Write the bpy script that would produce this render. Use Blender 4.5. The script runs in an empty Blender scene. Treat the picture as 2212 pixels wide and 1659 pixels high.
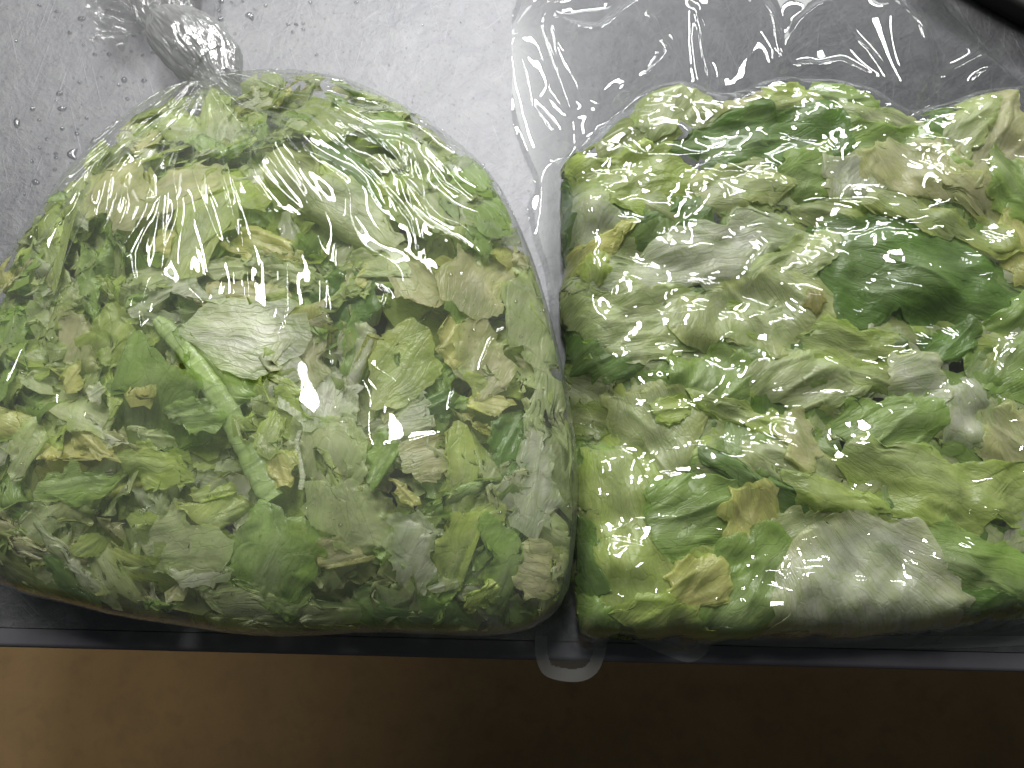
import bpy, math, random
import numpy as np
from mathutils import Vector, Matrix

S = bpy.context.scene
COL = S.collection
# ------------------------------------------------------------------ camera
TILT = math.radians(14.0)
CAMZ = 0.57
FPX, PW, PH = 1790.0, 2212.0, 1659.0
cd = bpy.data.cameras.new("camera")
cam = bpy.data.objects.new("camera", cd)
COL.objects.link(cam)
cam.location = (0, 0, CAMZ)
cam.rotation_euler = (TILT, 0, 0)
cd.sensor_width = 36
cd.lens = 36 * FPX / PW
cd.clip_start = 0.02
cd.clip_end = 50
cd.dof.use_dof = True
cd.dof.focus_distance = 0.53
cd.dof.aperture_fstop = 11
S.camera = cam
# ------------------------------------------------------------------ world (indoors: dim, even grey)
W = bpy.data.worlds.new("World")
S.world = W
W.use_nodes = True
bg = W.node_tree.nodes["Background"]
bg.inputs[0].default_value = (0.92, 0.97, 1.0, 1)
bg.inputs[1].default_value = 0.045
# ------------------------------------------------------------------ lamps
def area(name, loc, target, sx, sy, power, color, spin=0.0):
    l = bpy.data.lights.new(name, 'AREA')
    l.shape = 'RECTANGLE'
    l.size, l.size_y = sx, sy
    l.energy = power
    l.color = color
    o = bpy.data.objects.new(name, l)
    COL.objects.link(o)
    o.location = loc
    d = Vector(target) - Vector(loc)
    o.rotation_euler = d.to_track_quat('-Z', 'Y').to_euler()
    return o
def ceiling_area(name, loc, sx, sy, power, color):
    o = area(name, loc, (loc[0], loc[1], loc[2] - 1), sx, sy, power, color)
    o.rotation_euler = (0, 0, 0)
    return o
ceiling_area("ceiling_tube_lamp", (-0.10, 1.36, 1.85), 0.25, 1.1, 44, (1.0, 0.985, 0.95))
ceiling_area("ceiling_tube_lamp_far", (-1.25, 1.7, 1.9), 0.18, 1.2, 26, (1.0, 0.98, 0.94))
ceiling_area("crosswise_tube_lamp", (0.80, 2.50, 1.40), 1.9, 0.30, 84, (1.0, 0.99, 0.96))
ceiling_area("unseen_fill_lamp", (0.3, 4.4, 1.9), 3.2, 1.4, 62, (1.0, 0.99, 0.96))  # broad soft fill added to lift the shade; stands for no known fixture
sp = bpy.data.lights.new("floor_downlight", 'SPOT')
sp.energy = 92
sp.color = (1.0, 0.88, 0.68)
sp.spot_size = math.radians(62)
sp.spot_blend = 1.0
sp.shadow_soft_size = 0.08
so = bpy.data.objects.new("floor_downlight", sp)
COL.objects.link(so)
so.location = (-1.30, -0.60, 1.3)
so.rotation_euler = (Vector((-1.30, -0.18, -0.9)) - Vector(so.location)).to_track_quat('-Z', 'Y').to_euler()

S.view_settings.view_transform = 'Standard'
S.view_settings.look = 'None'
S.view_settings.exposure = 0.0
S.view_settings.gamma = 1.0
cy = S.cycles
cy.max_bounces = 14
cy.diffuse_bounces = 2
cy.glossy_bounces = 3
cy.transmission_bounces = 6
cy.transparent_max_bounces = 18
cy.sample_clamp_indirect = 4.0
cy.caustics_reflective = False
cy.caustics_refractive = False
cy.use_denoising = True
cy.use_adaptive_sampling = True
cy.adaptive_threshold = 0.025

# ------------------------------------------------------------------ helpers
F_ = np.array([0, math.sin(TILT), -math.cos(TILT)])
U_ = np.array([0, math.cos(TILT), math.sin(TILT)])
R_ = np.array([1.0, 0, 0])
def at(px, py, z=0.0):
    """pixel of the 2212 wide photograph -> world point at height z"""
    d = F_ * FPX + R_ * (px - PW / 2) - U_ * (py - PH / 2)
    k = (z - CAMZ) / d[2]
    return np.array([d[0] * k, d[1] * k, z])
def at2(px, py, z=0.0):
    return at(px, py, z)[:2]
def to_px(p):
    v = np.array(p) - np.array([0, 0, CAMZ])
    dep = v @ F_
    return (PW / 2 + FPX * (v @ R_) / dep, PH / 2 - FPX * (v @ U_) / dep)
def srgb(r, g, b, k=1.0):
    out = []
    for c in (r, g, b):
        c = c / 255.0
        c = c / 12.92 if c <= 0.04045 else ((c + 0.055) / 1.055) ** 2.4
        out.append(min(c * k, 0.8))
    return np.array(out)
def tag(o, label=None, cat=None, group=None, kind=None):
    if label: o['label'] = label
    if cat: o['category'] = cat
    if group: o['group'] = group
    if kind: o['kind'] = kind
    return o
def empty(name, loc=(0, 0, 0)):
    o = bpy.data.objects.new(name, None)
    COL.objects.link(o)
    o.location = loc
    o.empty_display_size = 0.02
    return o
def mesh_obj(name, V, F, mat, parent=None, uv=None, col=None, smooth=True, origin=None):
    V = np.asarray(V, dtype=np.float64)
    if origin is None:
        origin = np.zeros(3)
    me = bpy.data.meshes.new(name)
    F = np.asarray(F, dtype=np.int32)
    n, k = F.shape
    me.vertices.add(len(V))
    me.vertices.foreach_set("co", (V - origin).astype(np.float32).ravel())
    me.loops.add(n * k)
    me.loops.foreach_set("vertex_index", F.ravel())
    me.polygons.add(n)
    me.polygons.foreach_set("loop_start", np.arange(0, n * k, k, dtype=np.int32))
    me.polygons.foreach_set("use_smooth", np.full(n, smooth))
    if uv is not None:
        l = me.uv_layers.new(name="UVMap")
        l.data.foreach_set("uv", np.asarray(uv)[F.ravel()].astype(np.float32).ravel())
    if col is not None:
        a = me.color_attributes.new("tint", 'FLOAT_COLOR', 'POINT')
        c4 = np.ones((len(V), 4), dtype=np.float32)
        c4[:, :np.asarray(col).shape[1]] = col
        a.data.foreach_set("color", c4.ravel())
    me.update(calc_edges=True)
    me.validate()
    if mat: me.materials.append(mat)
    o = bpy.data.objects.new(name, me)
    COL.objects.link(o)
    o.location = origin
    if parent is not None:
        o.parent = parent
        o.location = Vector(origin) - Vector(parent.location)
    return o

# gradient noise
def _h(ix, iy, seed):
    h = (ix.astype(np.int64) * 374761393 + iy.astype(np.int64) * 668265263 + int(seed) * 974634777) & 0xFFFFFFFF
    h = ((h ^ (h >> 13)) * 1274126177) & 0xFFFFFFFF
    h = h ^ (h >> 16)
    return (h & 0xFFFF) / 65535.0 * 2 * math.pi
def pn(x, y, seed=0):
    x = np.asarray(x, dtype=float); y = np.asarray(y, dtype=float)
    x, y = np.broadcast_arrays(x, y)
    ix = np.floor(x); iy = np.floor(y)
    fx = x - ix; fy = y - iy
    ux = fx * fx * fx * (fx * (fx * 6 - 15) + 10)
    uy = fy * fy * fy * (fy * (fy * 6 - 15) + 10)
    def g(dx, dy):
        a = _h(ix + dx, iy + dy, seed)
        return np.cos(a) * (fx - dx) + np.sin(a) * (fy - dy)
    a = g(0, 0) * (1 - ux) + g(1, 0) * ux
    b = g(0, 1) * (1 - ux) + g(1, 1) * ux
    return (a * (1 - uy) + b * uy) * 1.5
def fbm(x, y, seed=0, oct=3, gain=0.5):
    s = 0; a = 1.0
    for i in range(oct):
        s = s + a * pn(x * 2 ** i, y * 2 ** i, seed + i * 17)
        a *= gain
    return s
def sstep(x, a, b):
    t = np.clip((x - a) / (b - a), 0, 1)
    return t * t * (3 - 2 * t)
def poly_sd(P, X, Y):
    """signed distance to polygon, positive inside"""
    P = np.asarray(P)
    d = np.full(X.shape, 1e9); ins = np.zeros(X.shape, bool)
    for i in range(len(P)):
        a = P[i]; b = P[(i + 1) % len(P)]
        e = b - a; L = e @ e + 1e-18
        t = np.clip(((X - a[0]) * e[0] + (Y - a[1]) * e[1]) / L, 0, 1)
        d = np.minimum(d, np.hypot(X - a[0] - t * e[0], Y - a[1] - t * e[1]))
        c = ((a[1] > Y) != (b[1] > Y))
        with np.errstate(divide='ignore', invalid='ignore'):
            xi = (b[0] - a[0]) * (Y - a[1]) / (b[1] - a[1] + 1e-18) + a[0]
        ins ^= (c & (X < xi))
    return np.where(ins, d, -d)
def line_dist(P, X, Y):
    P = np.asarray(P)
    d = np.full(X.shape, 1e9); tt = np.zeros(X.shape)
    n = len(P) - 1
    for i in range(n):
        a = P[i]; b = P[i + 1]
        e = b - a; L = e @ e + 1e-18
        t = np.clip(((X - a[0]) * e[0] + (Y - a[1]) * e[1]) / L, 0, 1)
        di = np.hypot(X - a[0] - t * e[0], Y - a[1] - t * e[1])
        m = di < d
        d = np.where(m, di, d); tt = np.where(m, (i + t) / n, tt)
    return d, tt
def smooth_poly(P, n=3):
    P = np.asarray(P, dtype=float)
    for _ in range(n):
        Q = np.roll(P, -1, 0)
        P = np.stack([P * 0.75 + Q * 0.25, P * 0.25 + Q * 0.75], 1).reshape(-1, 2)
    return P
def blur(A, r):
    r = int(r)
    if r < 1: return A
    for ax in (0, 1):
        for _ in range(2):
            P = np.pad(A, [(r + 1, r) if i == ax else (0, 0) for i in (0, 1)], mode='edge')
            C = np.cumsum(P, axis=ax)
            if ax == 0: A = (C[2 * r + 1:] - C[:-2 * r - 1]) / (2 * r + 1)
            else: A = (C[:, 2 * r + 1:] - C[:, :-2 * r - 1]) / (2 * r + 1)
    return A
def maxf(A, r):
    for ax in (0, 1):
        B = A.copy()
        for k in range(1, r + 1):
            P = np.roll(A, k, ax); Q = np.roll(A, -k, ax)
            B = np.maximum(B, np.maximum(P, Q))
        A = B
    return A
def bil(A, gx, gy):
    gx = np.clip(gx, 0, A.shape[1] - 1.001); gy = np.clip(gy, 0, A.shape[0] - 1.001)
    ix = gx.astype(int); iy = gy.astype(int); fx = gx - ix; fy = gy - iy
    return (A[iy, ix] * (1 - fx) + A[iy, ix + 1] * fx) * (1 - fy) + (A[iy + 1, ix] * (1 - fx) + A[iy + 1, ix + 1] * fx) * fy

# ------------------------------------------------------------------ materials
class NT:
    def __init__(s, name):
        s.m = bpy.data.materials.new(name); s.m.use_nodes = True
        s.t = s.m.node_tree; s.t.nodes.clear()
        s.out = s.n('ShaderNodeOutputMaterial')
    def n(s, typ, **kw):
        nd = s.t.nodes.new(typ)
        for k, v in kw.items():
            if k.startswith('i_'):
                nd.inputs[k[2:].replace('_', ' ')].default_value = v
            else: setattr(nd, k, v)
        return nd
    def l(s, a, b): s.t.links.new(a, b)
    def math(s, op, a, b=None, c=None, clamp=False):
        nd = s.n('ShaderNodeMath', operation=op, use_clamp=clamp)
        for i, v in enumerate((a, b, c)):
            if v is None: continue
            if isinstance(v, (int, float)): nd.inputs[i].default_value = v
            else: s.l(v, nd.inputs[i])
        return nd.outputs[0]
    def mixc(s, fac, a, b, mode='MIX'):
        nd = s.n('ShaderNodeMix', data_type='RGBA', blend_type=mode)
        for i, v in ((0, fac), (6, a), (7, b)):
            if isinstance(v, (int, float)): nd.inputs[i].default_value = v
            elif isinstance(v, tuple): nd.inputs[i].default_value = v
            else: s.l(v, nd.inputs[i])
        return nd.outputs[2]
    def ramp(s, fac, stops):
        nd = s.n('ShaderNodeValToRGB')
        e = nd.color_ramp.elements
        while len(e) < len(stops): e.new(0.5)
        for el, (p, c) in zip(e, stops):
            el.position = p; el.color = c if isinstance(c, tuple) else (c, c, c, 1)
        s.l(fac, nd.inputs[0])
        return nd.outputs[0]
    def noise(s, vec, scale, detail=3.0, rough=0.5, dist=0.0):
        nd = s.n('ShaderNodeTexNoise', i_Scale=scale, i_Detail=detail, i_Roughness=rough, i_Distortion=dist)
        s.l(vec, nd.inputs['Vector'])
        return nd.outputs['Fac']
    def mapping(s, vec, scale, rot=(0, 0, 0)):
        if any(rot):        # turn first, then stretch
            r0 = s.n('ShaderNodeMapping'); r0.inputs['Rotation'].default_value = rot
            s.l(vec, r0.inputs['Vector']); vec = r0.outputs[0]; rot = (0, 0, 0)
        nd = s.n('ShaderNodeMapping')
        nd.inputs['Scale'].default_value = scale
        nd.inputs['Rotation'].default_value = rot
        s.l(vec, nd.inputs['Vector'])
        return nd.outputs[0]

def mat_leaf():
    t = NT('lettuce')
    tc = t.n('ShaderNodeTexCoord'); uv = tc.outputs['UV']
    at_ = t.n('ShaderNodeAttribute', attribute_name='tint')
    base = at_.outputs['Color']
    # uv runs in a fan from the leaf base: soft fibres, branching side veins, blistered mottling
    fib = t.noise(t.mapping(uv, (340, 26, 1)), 1.0, 2, 0.6, 0.8)
    fib2 = t.noise(t.mapping(uv, (110, 22, 1)), 1.0, 2, 0.55, 1.6)
    warp = t.n('ShaderNodeTexNoise', i_Scale=45.0, i_Detail=2.0)
    t.l(uv, warp.inputs['Vector'])
    vm = t.n('ShaderNodeVectorMath', operation='MULTIPLY_ADD')
    t.l(warp.outputs['Color'], vm.inputs[0]); vm.inputs[1].default_value = (0.010, 0.020, 0)
    t.l(t.mapping(uv, (1.0, 0.33, 1)), vm.inputs[2])
    vor = t.n('ShaderNodeTexVoronoi', feature='DISTANCE_TO_EDGE', i_Scale=120.0)
    t.l(vm.outputs[0], vor.inputs['Vector'])
    vein = t.math('SUBTRACT', 1.0, t.math('MULTIPLY', vor.outputs['Distance'], 16.0, clamp=True), clamp=True)
    mot = t.noise(uv, 75, 4, 0.6, 0.8)
    blis = t.noise(uv, 190, 2, 0.5, 0.6)
    big = t.noise(uv, 26, 2, 0.5, 0.5)
    c = t.mixc(t.ramp(big, [(0.35, 0.0), (0.7, 0.55)]), base, t.mixc(0.34, base, (0.62, 0.66, 0.46, 1)))
    c = t.mixc(t.ramp(mot, [(0.40, 0.0), (0.68, 0.6)]), c, t.mixc(1.0, c, (0.70, 0.80, 0.48, 1), 'MULTIPLY'))
    c = t.mixc(t.ramp(fib2, [(0.48, 0.0), (0.68, 0.40)]), c, t.mixc(1.0, c, (1.25, 1.2, 1.5, 1), 'MULTIPLY'))
    c = t.mixc(t.ramp(fib, [(0.50, 0.0), (0.70, 0.22)]), c, t.mixc(1.0, c, (0.66, 0.72, 0.5, 1), 'MULTIPLY'))
    c = t.mixc(t.math('MULTIPLY', vein, t.ramp(mot, [(0.3, 0.1), (0.7, 0.5)])), c, t.mixc(1.0, base, (0.55, 0.66, 0.42, 1), 'MULTIPLY'))
    h = t.math('ADD', t.math('MULTIPLY', fib2, 1.1), t.math('MULTIPLY', mot, 1.6))
    h = t.math('ADD', h, t.math('MULTIPLY', vein, -0.22))
    h = t.math('ADD', h, t.math('MULTIPLY', blis, 0.3))
    h = t.math('ADD', h, t.math('MULTIPLY', fib, 0.15))
    bump = t.n('ShaderNodeBump', i_Strength=0.38, i_Distance=0.0016)
    t.l(h, bump.inputs['Height'])
    df = t.n('ShaderNodeBsdfDiffuse'); t.l(c, df.inputs[0]); t.l(bump.outputs[0], df.inputs['Normal'])
    tl = t.n('ShaderNodeBsdfTranslucent')
    t.l(t.mixc(1.0, c, (1.08, 1.15, 0.62, 1), 'MULTIPLY'), tl.inputs[0]); t.l(bump.outputs[0], tl.inputs['Normal'])
    gl = t.n('ShaderNodeBsdfGlossy', i_Roughness=0.32); gl.inputs[0].default_value = (1, 1, 1, 1)
    t.l(bump.outputs[0], gl.inputs['Normal'])
    m1 = t.n('ShaderNodeMixShader'); m1.inputs[0].default_value = 0.40
    t.l(df.outputs[0], m1.inputs[1]); t.l(tl.outputs[0], m1.inputs[2])
    m2 = t.n('ShaderNodeMixShader'); m2.inputs[0].default_value = 0.035
    t.l(m1.outputs[0], m2.inputs[1]); t.l(gl.outputs[0], m2.inputs[2])
    # wet lettuce is thin enough to let a little of what lies behind show through
    tp = t.n('ShaderNodeBsdfTransparent'); tp.inputs[0].default_value = (0.92, 0.97, 0.80, 1)
    al = t.n('ShaderNodeAttribute', attribute_name='tint')
    m3 = t.n('ShaderNodeMixShader')
    t.l(t.math('SUBTRACT', 1.0, al.outputs['Alpha'], clamp=True), m3.inputs[0])
    t.l(m2.outputs[0], m3.inputs[1]); t.l(tp.outputs[0], m3.inputs[2])
    t.l(m3.outputs[0], t.out.inputs[0])
    return t.m

def mat_film(name, haze=0.05, rough=0.045, refl=0.075, edge=0.75, bump=0.0, bscale=300, tcol=(0.965, 0.97, 0.965), stretch=(1, 1, 1), ridges=()):
    t = NT(name)
    lw = t.n('ShaderNodeLayerWeight', i_Blend=0.5)
    fac = t.math('POWER', lw.outputs['Facing'], 3.5)
    fac2 = t.math('MULTIPLY_ADD', fac, edge, refl, clamp=True)
    tr = t.n('ShaderNodeBsdfTransparent'); tr.inputs[0].default_value = (*tcol, 1)
    df = t.n('ShaderNodeBsdfDiffuse'); df.inputs[0].default_value = (0.75, 0.77, 0.76, 1)
    tl = t.n('ShaderNodeBsdfTranslucent'); tl.inputs[0].default_value = (0.75, 0.77, 0.76, 1)
    ad = t.n('ShaderNodeMixShader'); ad.inputs[0].default_value = 0.5
    t.l(df.outputs[0], ad.inputs[1]); t.l(tl.outputs[0], ad.inputs[2])
    gl = t.n('ShaderNodeBsdfGlossy', i_Roughness=rough); gl.inputs[0].default_value = (0.97, 0.99, 1.0, 1)
    if bump > 0:
        tc = t.n('ShaderNodeTexCoord')
        v = t.mapping(tc.outputs['Object'], stretch)
        b = t.n('ShaderNodeBump', i_Strength=1.0, i_Distance=bump)
        t.l(t.noise(v, bscale, 3, 0.55), b.inputs['Height'])
        t.l(b.outputs[0], gl.inputs['Normal'])
    if ridges:
        tc = t.n('ShaderNodeTexCoord'); hh = None
        for (sx, sy, rot, k, amp, off) in ridges:      # fine creases: crests along the zero lines of a noise
            mp = t.n('ShaderNodeMapping'); mp.inputs['Scale'].default_value = (sx, sy, 1); mp.inputs['Location'].default_value = (off, off * 1.7, off)
            t.l(t.mapping(tc.outputs['Object'], (1, 1, 1), (0, 0, rot)), mp.inputs['Vector'])
            n_ = t.noise(mp.outputs[0], 1.0, 0.7, 0.4, 0.6)
            a_ = t.math('ABSOLUTE', t.math('SUBTRACT', n_, 0.5))
            r_ = t.math('SUBTRACT', 1.0, t.math('MULTIPLY', a_, k, clamp=True))
            r_ = t.math('MULTIPLY', r_, r_)
            g_ = t.noise(mp.outputs[0], 0.45, 1, 0.5)
            r_ = t.math('MULTIPLY', t.math('MULTIPLY', r_, amp), t.ramp(g_, [(0.38, 0.0), (0.55, 1.0)]))
            hh = r_ if hh is None else t.math('ADD', hh, r_)
        b = t.n('ShaderNodeBump', i_Strength=1.0, i_Distance=0.001)
        tg = t.n('ShaderNodeAttribute', attribute_name='tint')
        t.l(t.math('MULTIPLY', hh, tg.outputs['Fac']), b.inputs['Height']); t.l(b.outputs[0], gl.inputs['Normal'])
    hz = t.math('MULTIPLY_ADD', fac, 0.18, haze, clamp=True)
    m1 = t.n('ShaderNodeMixShader'); t.l(hz, m1.inputs[0])
    t.l(tr.outputs[0], m1.inputs[1]); t.l(ad.outputs[0], m1.inputs[2])
    m2 = t.n('ShaderNodeMixShader'); t.l(fac2, m2.inputs[0])
    t.l(m1.outputs[0], m2.inputs[1]); t.l(gl.outputs[0], m2.inputs[2])
    t.l(m2.outputs[0], t.out.inputs[0])
    return t.m

def mat_steel():
    t = NT('scratched_steel')
    tc = t.n('ShaderNodeTexCoord'); v = tc.outputs['Object']
    big = t.noise(v, 9, 5, 0.6, 0.6)
    mid = t.noise(v, 55, 5, 0.65, 0.3)
    spots = t.noise(v, 260, 3, 0.6)
    fine = t.noise(t.mapping(v, (500, 80, 1), (0, 0, 0.12)), 1.0, 2, 0.5)
    # scratches: thin lines of stretched noise in four directions
    sc = None
    for i, (ang, sx, sy, th) in enumerate(((2.6, 16, 700, 0.68), (1.25, 12, 620, 0.67), (-0.75, 18, 800, 0.67), (1.75, 10, 520, 0.68), (0.75, 22, 900, 0.68))):
        n = t.noise(t.mapping(v, (sx, sy, 1), (0, 0, ang)), 1.0, 1, 0.5, 0.15)
        k = t.ramp(n, [(th, 0.0), (th + 0.05, 1.0)])
        sc = k if sc is None else t.math('MAXIMUM', sc, k)
    smear = t.noise(t.mapping(v, (30, 9, 1), (0, 0, 0.3)), 1.0, 4, 0.6, 1.0)
    c = t.mixc(t.ramp(big, [(0.3, 0.0), (0.7, 1.0)]), (0.135, 0.138, 0.149, 1), (0.19, 0.193, 0.205, 1))
    c = t.mixc(t.ramp(mid, [(0.45, 0.0), (0.75, 0.6)]), c, (0.25, 0.255, 0.26, 1))
    c = t.mixc(t.ramp(spots, [(0.60, 0.0), (0.72, 0.55)]), c, (0.09, 0.09, 0.095, 1))
    c = t.mixc(t.math('MULTIPLY', sc, 0.16), c, (0.33, 0.335, 0.35, 1))
    r = t.math('MULTIPLY_ADD', big, 0.18, 0.30)
    r = t.math('ADD', r, t.math('MULTIPLY', mid, 0.16))
    r = t.math('ADD', r, t.math('MULTIPLY', smear, 0.08))
    h = t.math('ADD', t.math('MULTIPLY', sc, 0.14), t.math('MULTIPLY', fine, 0.12))
    h = t.math('ADD', h, t.math('MULTIPLY', spots, 0.5))
    h = t.math('ADD', h, t.math('MULTIPLY', mid, 2.2))
    b = t.n('ShaderNodeBump', i_Strength=0.5, i_Distance=0.0006)
    t.l(h, b.inputs['Height'])
    p = t.n('ShaderNodeBsdfPrincipled', i_Metallic=0.87)
    t.l(c, p.inputs['Base Color']); t.l(r, p.inputs['Roughness']); t.l(b.outputs[0], p.inputs['Normal'])
    t.l(p.outputs[0], t.out.inputs[0])
    return t.m

def mat_floor():
    t = NT('worn_brown_floor')
    tc = t.n('ShaderNodeTexCoord'); v = tc.outputs['Object']
    a = t.noise(v, 6, 5, 0.6, 0.5); b2 = t.noise(v, 28, 5, 0.65, 0.4); g = t.noise(v, 420, 2, 0.6)
    c = t.mixc(t.ramp(a, [(0.3, 0.0), (0.7, 1.0)]), (0.165, 0.108, 0.046, 1), (0.205, 0.136, 0.058, 1))
    c = t.mixc(t.ramp(b2, [(0.5, 0.0), (0.72, 0.4)]), c, (0.095, 0.065, 0.035, 1))
    c = t.mixc(t.ramp(g, [(0.4, 0.0), (0.8, 0.35)]), c, (0.11, 0.075, 0.04, 1))
    bp = t.n('ShaderNodeBump', i_Strength=0.4, i_Distance=0.002); t.l(b2, bp.inputs['Height'])
    p = t.n('ShaderNodeBsdfPrincipled', i_Roughness=0.75)
    t.l(c, p.inputs['Base Color']); t.l(bp.outputs[0], p.inputs['Normal'])
    t.l(p.outputs[0], t.out.inputs[0])
    return t.m

def mat_simple(name, col, rough=0.5, metal=0.0):
    t = NT(name)
    tc = t.n('ShaderNodeTexCoord')
    n = t.noise(tc.outputs['Object'], 140, 3, 0.6)
    c = t.mixc(t.math('MULTIPLY', n, 0.4), (*col, 1), tuple(x * 0.6 for x in col) + (1,))
    p = t.n('ShaderNodeBsdfPrincipled', i_Roughness=rough, i_Metallic=metal)
    t.l(c, p.inputs['Base Color'])
    t.l(p.outputs[0], t.out.inputs[0])
    return t.m

def mat_water():
    t = NT('water')
    lw = t.n('ShaderNodeLayerWeight', i_Blend=0.5)
    tr = t.n('ShaderNodeBsdfTransparent')
    t.l(t.ramp(lw.outputs['Facing'], [(0.0, (0.98, 0.98, 0.98, 1)), (0.35, (0.72, 0.73, 0.75, 1)), (0.75, (0.16, 0.165, 0.175, 1))]), tr.inputs[0])
    gl = t.n('ShaderNodeBsdfGlossy', i_Roughness=0.06)
    m = t.n('ShaderNodeMixShader')
    t.l(t.math('MULTIPLY_ADD', t.math('POWER', lw.outputs['Facing'], 3.0), 0.3, 0.12, clamp=True), m.inputs[0])
    t.l(tr.outputs[0], m.inputs[1]); t.l(gl.outputs[0], m.inputs[2])
    t.l(m.outputs[0], t.out.inputs[0])
    return t.m

M_LEAF = mat_leaf()
M_FILM_L = mat_film('clear_bag_film', haze=0.09, rough=0.035, refl=0.06, edge=0.7, ridges=((60, 8, 0.12, 7, 0.16, 2.0), (36, 6, -0.15, 8, 0.30, 5.0)))
M_NECK = mat_film('gathered_neck_film', haze=0.20, rough=0.06, refl=0.06, edge=0.7)
M_FILM_R = mat_film('vacuum_bag_film', haze=0.032, rough=0.03, refl=0.085, edge=0.5, tcol=(0.94, 0.945, 0.945), ridges=((17, 36, 0.45, 8, 1.15, 3.0), (27, 48, -0.35, 7, 0.6, 7.0), (13, 28, 0.05, 11, 1.3, 11.0), (48, 85, 0.2, 7, 0.30, 17.0)))
M_FILM_UNDER = mat_film('bag_film_underside', haze=0.02, rough=0.2, refl=0.03, edge=0.2, tcol=(0.86, 0.86, 0.865))
M_SEAL = mat_film('sealed_film_edge', haze=0.34, rough=0.16, refl=0.06, edge=0.4, bump=0.0001, bscale=900)
M_KNOT = mat_film('twisted_bag_film', haze=0.44, rough=0.16, refl=0.20, edge=0.4, tcol=(0.80, 0.80, 0.80), bump=0.0004, bscale=300)
M_TAIL = mat_film('crumpled_bag_film', haze=0.10, rough=0.13, refl=0.035, edge=0.6, bump=0.00006, bscale=200, tcol=(0.93, 0.93, 0.93))
M_STEEL = mat_steel()
M_EDGE = mat_simple('worn_steel_edge', (0.17, 0.17, 0.19), 0.6, 0.6)
M_FLOOR = mat_floor()
M_BLACK = mat_simple('plain_black', (0.006, 0.006, 0.006), 0.7)
M_WATER = mat_water()

# ------------------------------------------------------------------ setting: floor and table
def grid(x0, x1, y0, y1, nx, ny, zf=lambda x, y: 0 * x):
    X, Y = np.meshgrid(np.linspace(x0, x1, nx + 1), np.linspace(y0, y1, ny + 1))
    V = np.stack([X.ravel(), Y.ravel(), zf(X, Y).ravel()], 1)
    i = np.arange(nx * ny); r = i // nx; c = i % nx; a = r * (nx + 1) + c
    return V, np.stack([a, a + 1, a + nx + 2, a + nx + 1], 1)
V, Fc = grid(-3, 3, -3, 3, 60, 60, lambda x, y: 0.0015 * fbm(x * 3, y * 3, 5))
V[:, 2] -= 0.9
fl = mesh_obj('floor', V, Fc, M_FLOOR)
tag(fl, 'worn brown floor far below the front edge of the steel table', None, None, 'structure')

A = at(0, 1398, 0); B = at(2212, 1453, 0)
ex = (B - A) / np.linalg.norm(B - A)
ey = np.array([-ex[1], ex[0], 0.0])
table = empty('steel_table', tuple((A + B) / 2 + np.array([0, 0, -0.9])))
tag(table, 'scratched stainless steel work table with water drops under both lettuce bags', 'table')
# top sheet with a rolled front edge; cross-section swept along ex
def sweep(prof, x0, x1, n, name, mat):
    V = []; 
    for i in range(n + 1):
        s = x0 + (x1 - x0) * i / n
        for (a, z) in prof:
            V.append(A + ex * s + ey * a + np.array([0, 0, z]))
    k = len(prof); Fs = []
    for i in range(n):
        for j in range(k - 1):
            Fs.append((i * k + j, (i + 1) * k + j, (i + 1) * k + j + 1, i * k + j + 1))
    return mesh_obj(name, V, Fs, mat, table, origin=np.array(table.location))
prof = [(1.2, 0.0), (0.6, 0.0), (0.2, 0.0), (0.05, 0.0), (0.012, 0.0)]
sweep(prof, -0.6, 1.5, 40, 'tabletop', M_STEEL)
rr = 0.003
prof = [(0.0125, 0.0)] + [(rr - rr * math.sin(a), -rr + rr * math.cos(a) + 0.0) for a in np.linspace(0, math.pi / 2, 9)] + [(0.0, -0.02), (0.0, -0.04), (0.006, -0.044), (0.02, -0.044)]
sweep(prof, -0.6, 1.5, 40, 'front_edge', M_EDGE)

# ------------------------------------------------------------------ leaves: shapes
rng = np.random.default_rng(11)
random.seed(4)
PALE = srgb(182, 187, 158, 1.25)
def radial(poly, nseg):
    """boundary radius by angle about the polygon's centre"""
    P = np.asarray(poly)
    c = P.mean(0)
    x = P - c
    a = 0.5 * np.sum(x[:, 0] * np.roll(x[:, 1], -1) - np.roll(x[:, 0], -1) * x[:, 1])
    if abs(a) > 1e-9:
        cr = x[:, 0] * np.roll(x[:, 1], -1) - np.roll(x[:, 0], -1) * x[:, 1]
        c = c + np.array([np.sum((x[:, 0] + np.roll(x[:, 0], -1)) * cr), np.sum((x[:, 1] + np.roll(x[:, 1], -1)) * cr)]) / (6 * a)
    th = np.arange(nseg) / nseg * 2 * math.pi
    dx, dy = np.cos(th), np.sin(th)
    r = np.zeros(nseg)
    for i in range(len(P)):
        p = P[i] - c; e = P[(i + 1) % len(P)] - P[i]
        den = dx * e[1] - dy * e[0]
        with np.errstate(divide='ignore', invalid='ignore'):
            t = (p[0] * e[1] - p[1] * e[0]) / den
            u = (p[0] * dy - p[1] * dx) / den
        ok = (t > 0) & (u >= -1e-6) & (u <= 1 + 1e-6)
        r = np.where(ok & (t > r), t, r)
    m = r > 1e-6
    r = np.interp(th, th[m], r[m], period=2 * math.pi)
    return c, r
class Leaf: pass
def lum_lo(c): return c[1] < 0.25
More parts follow.
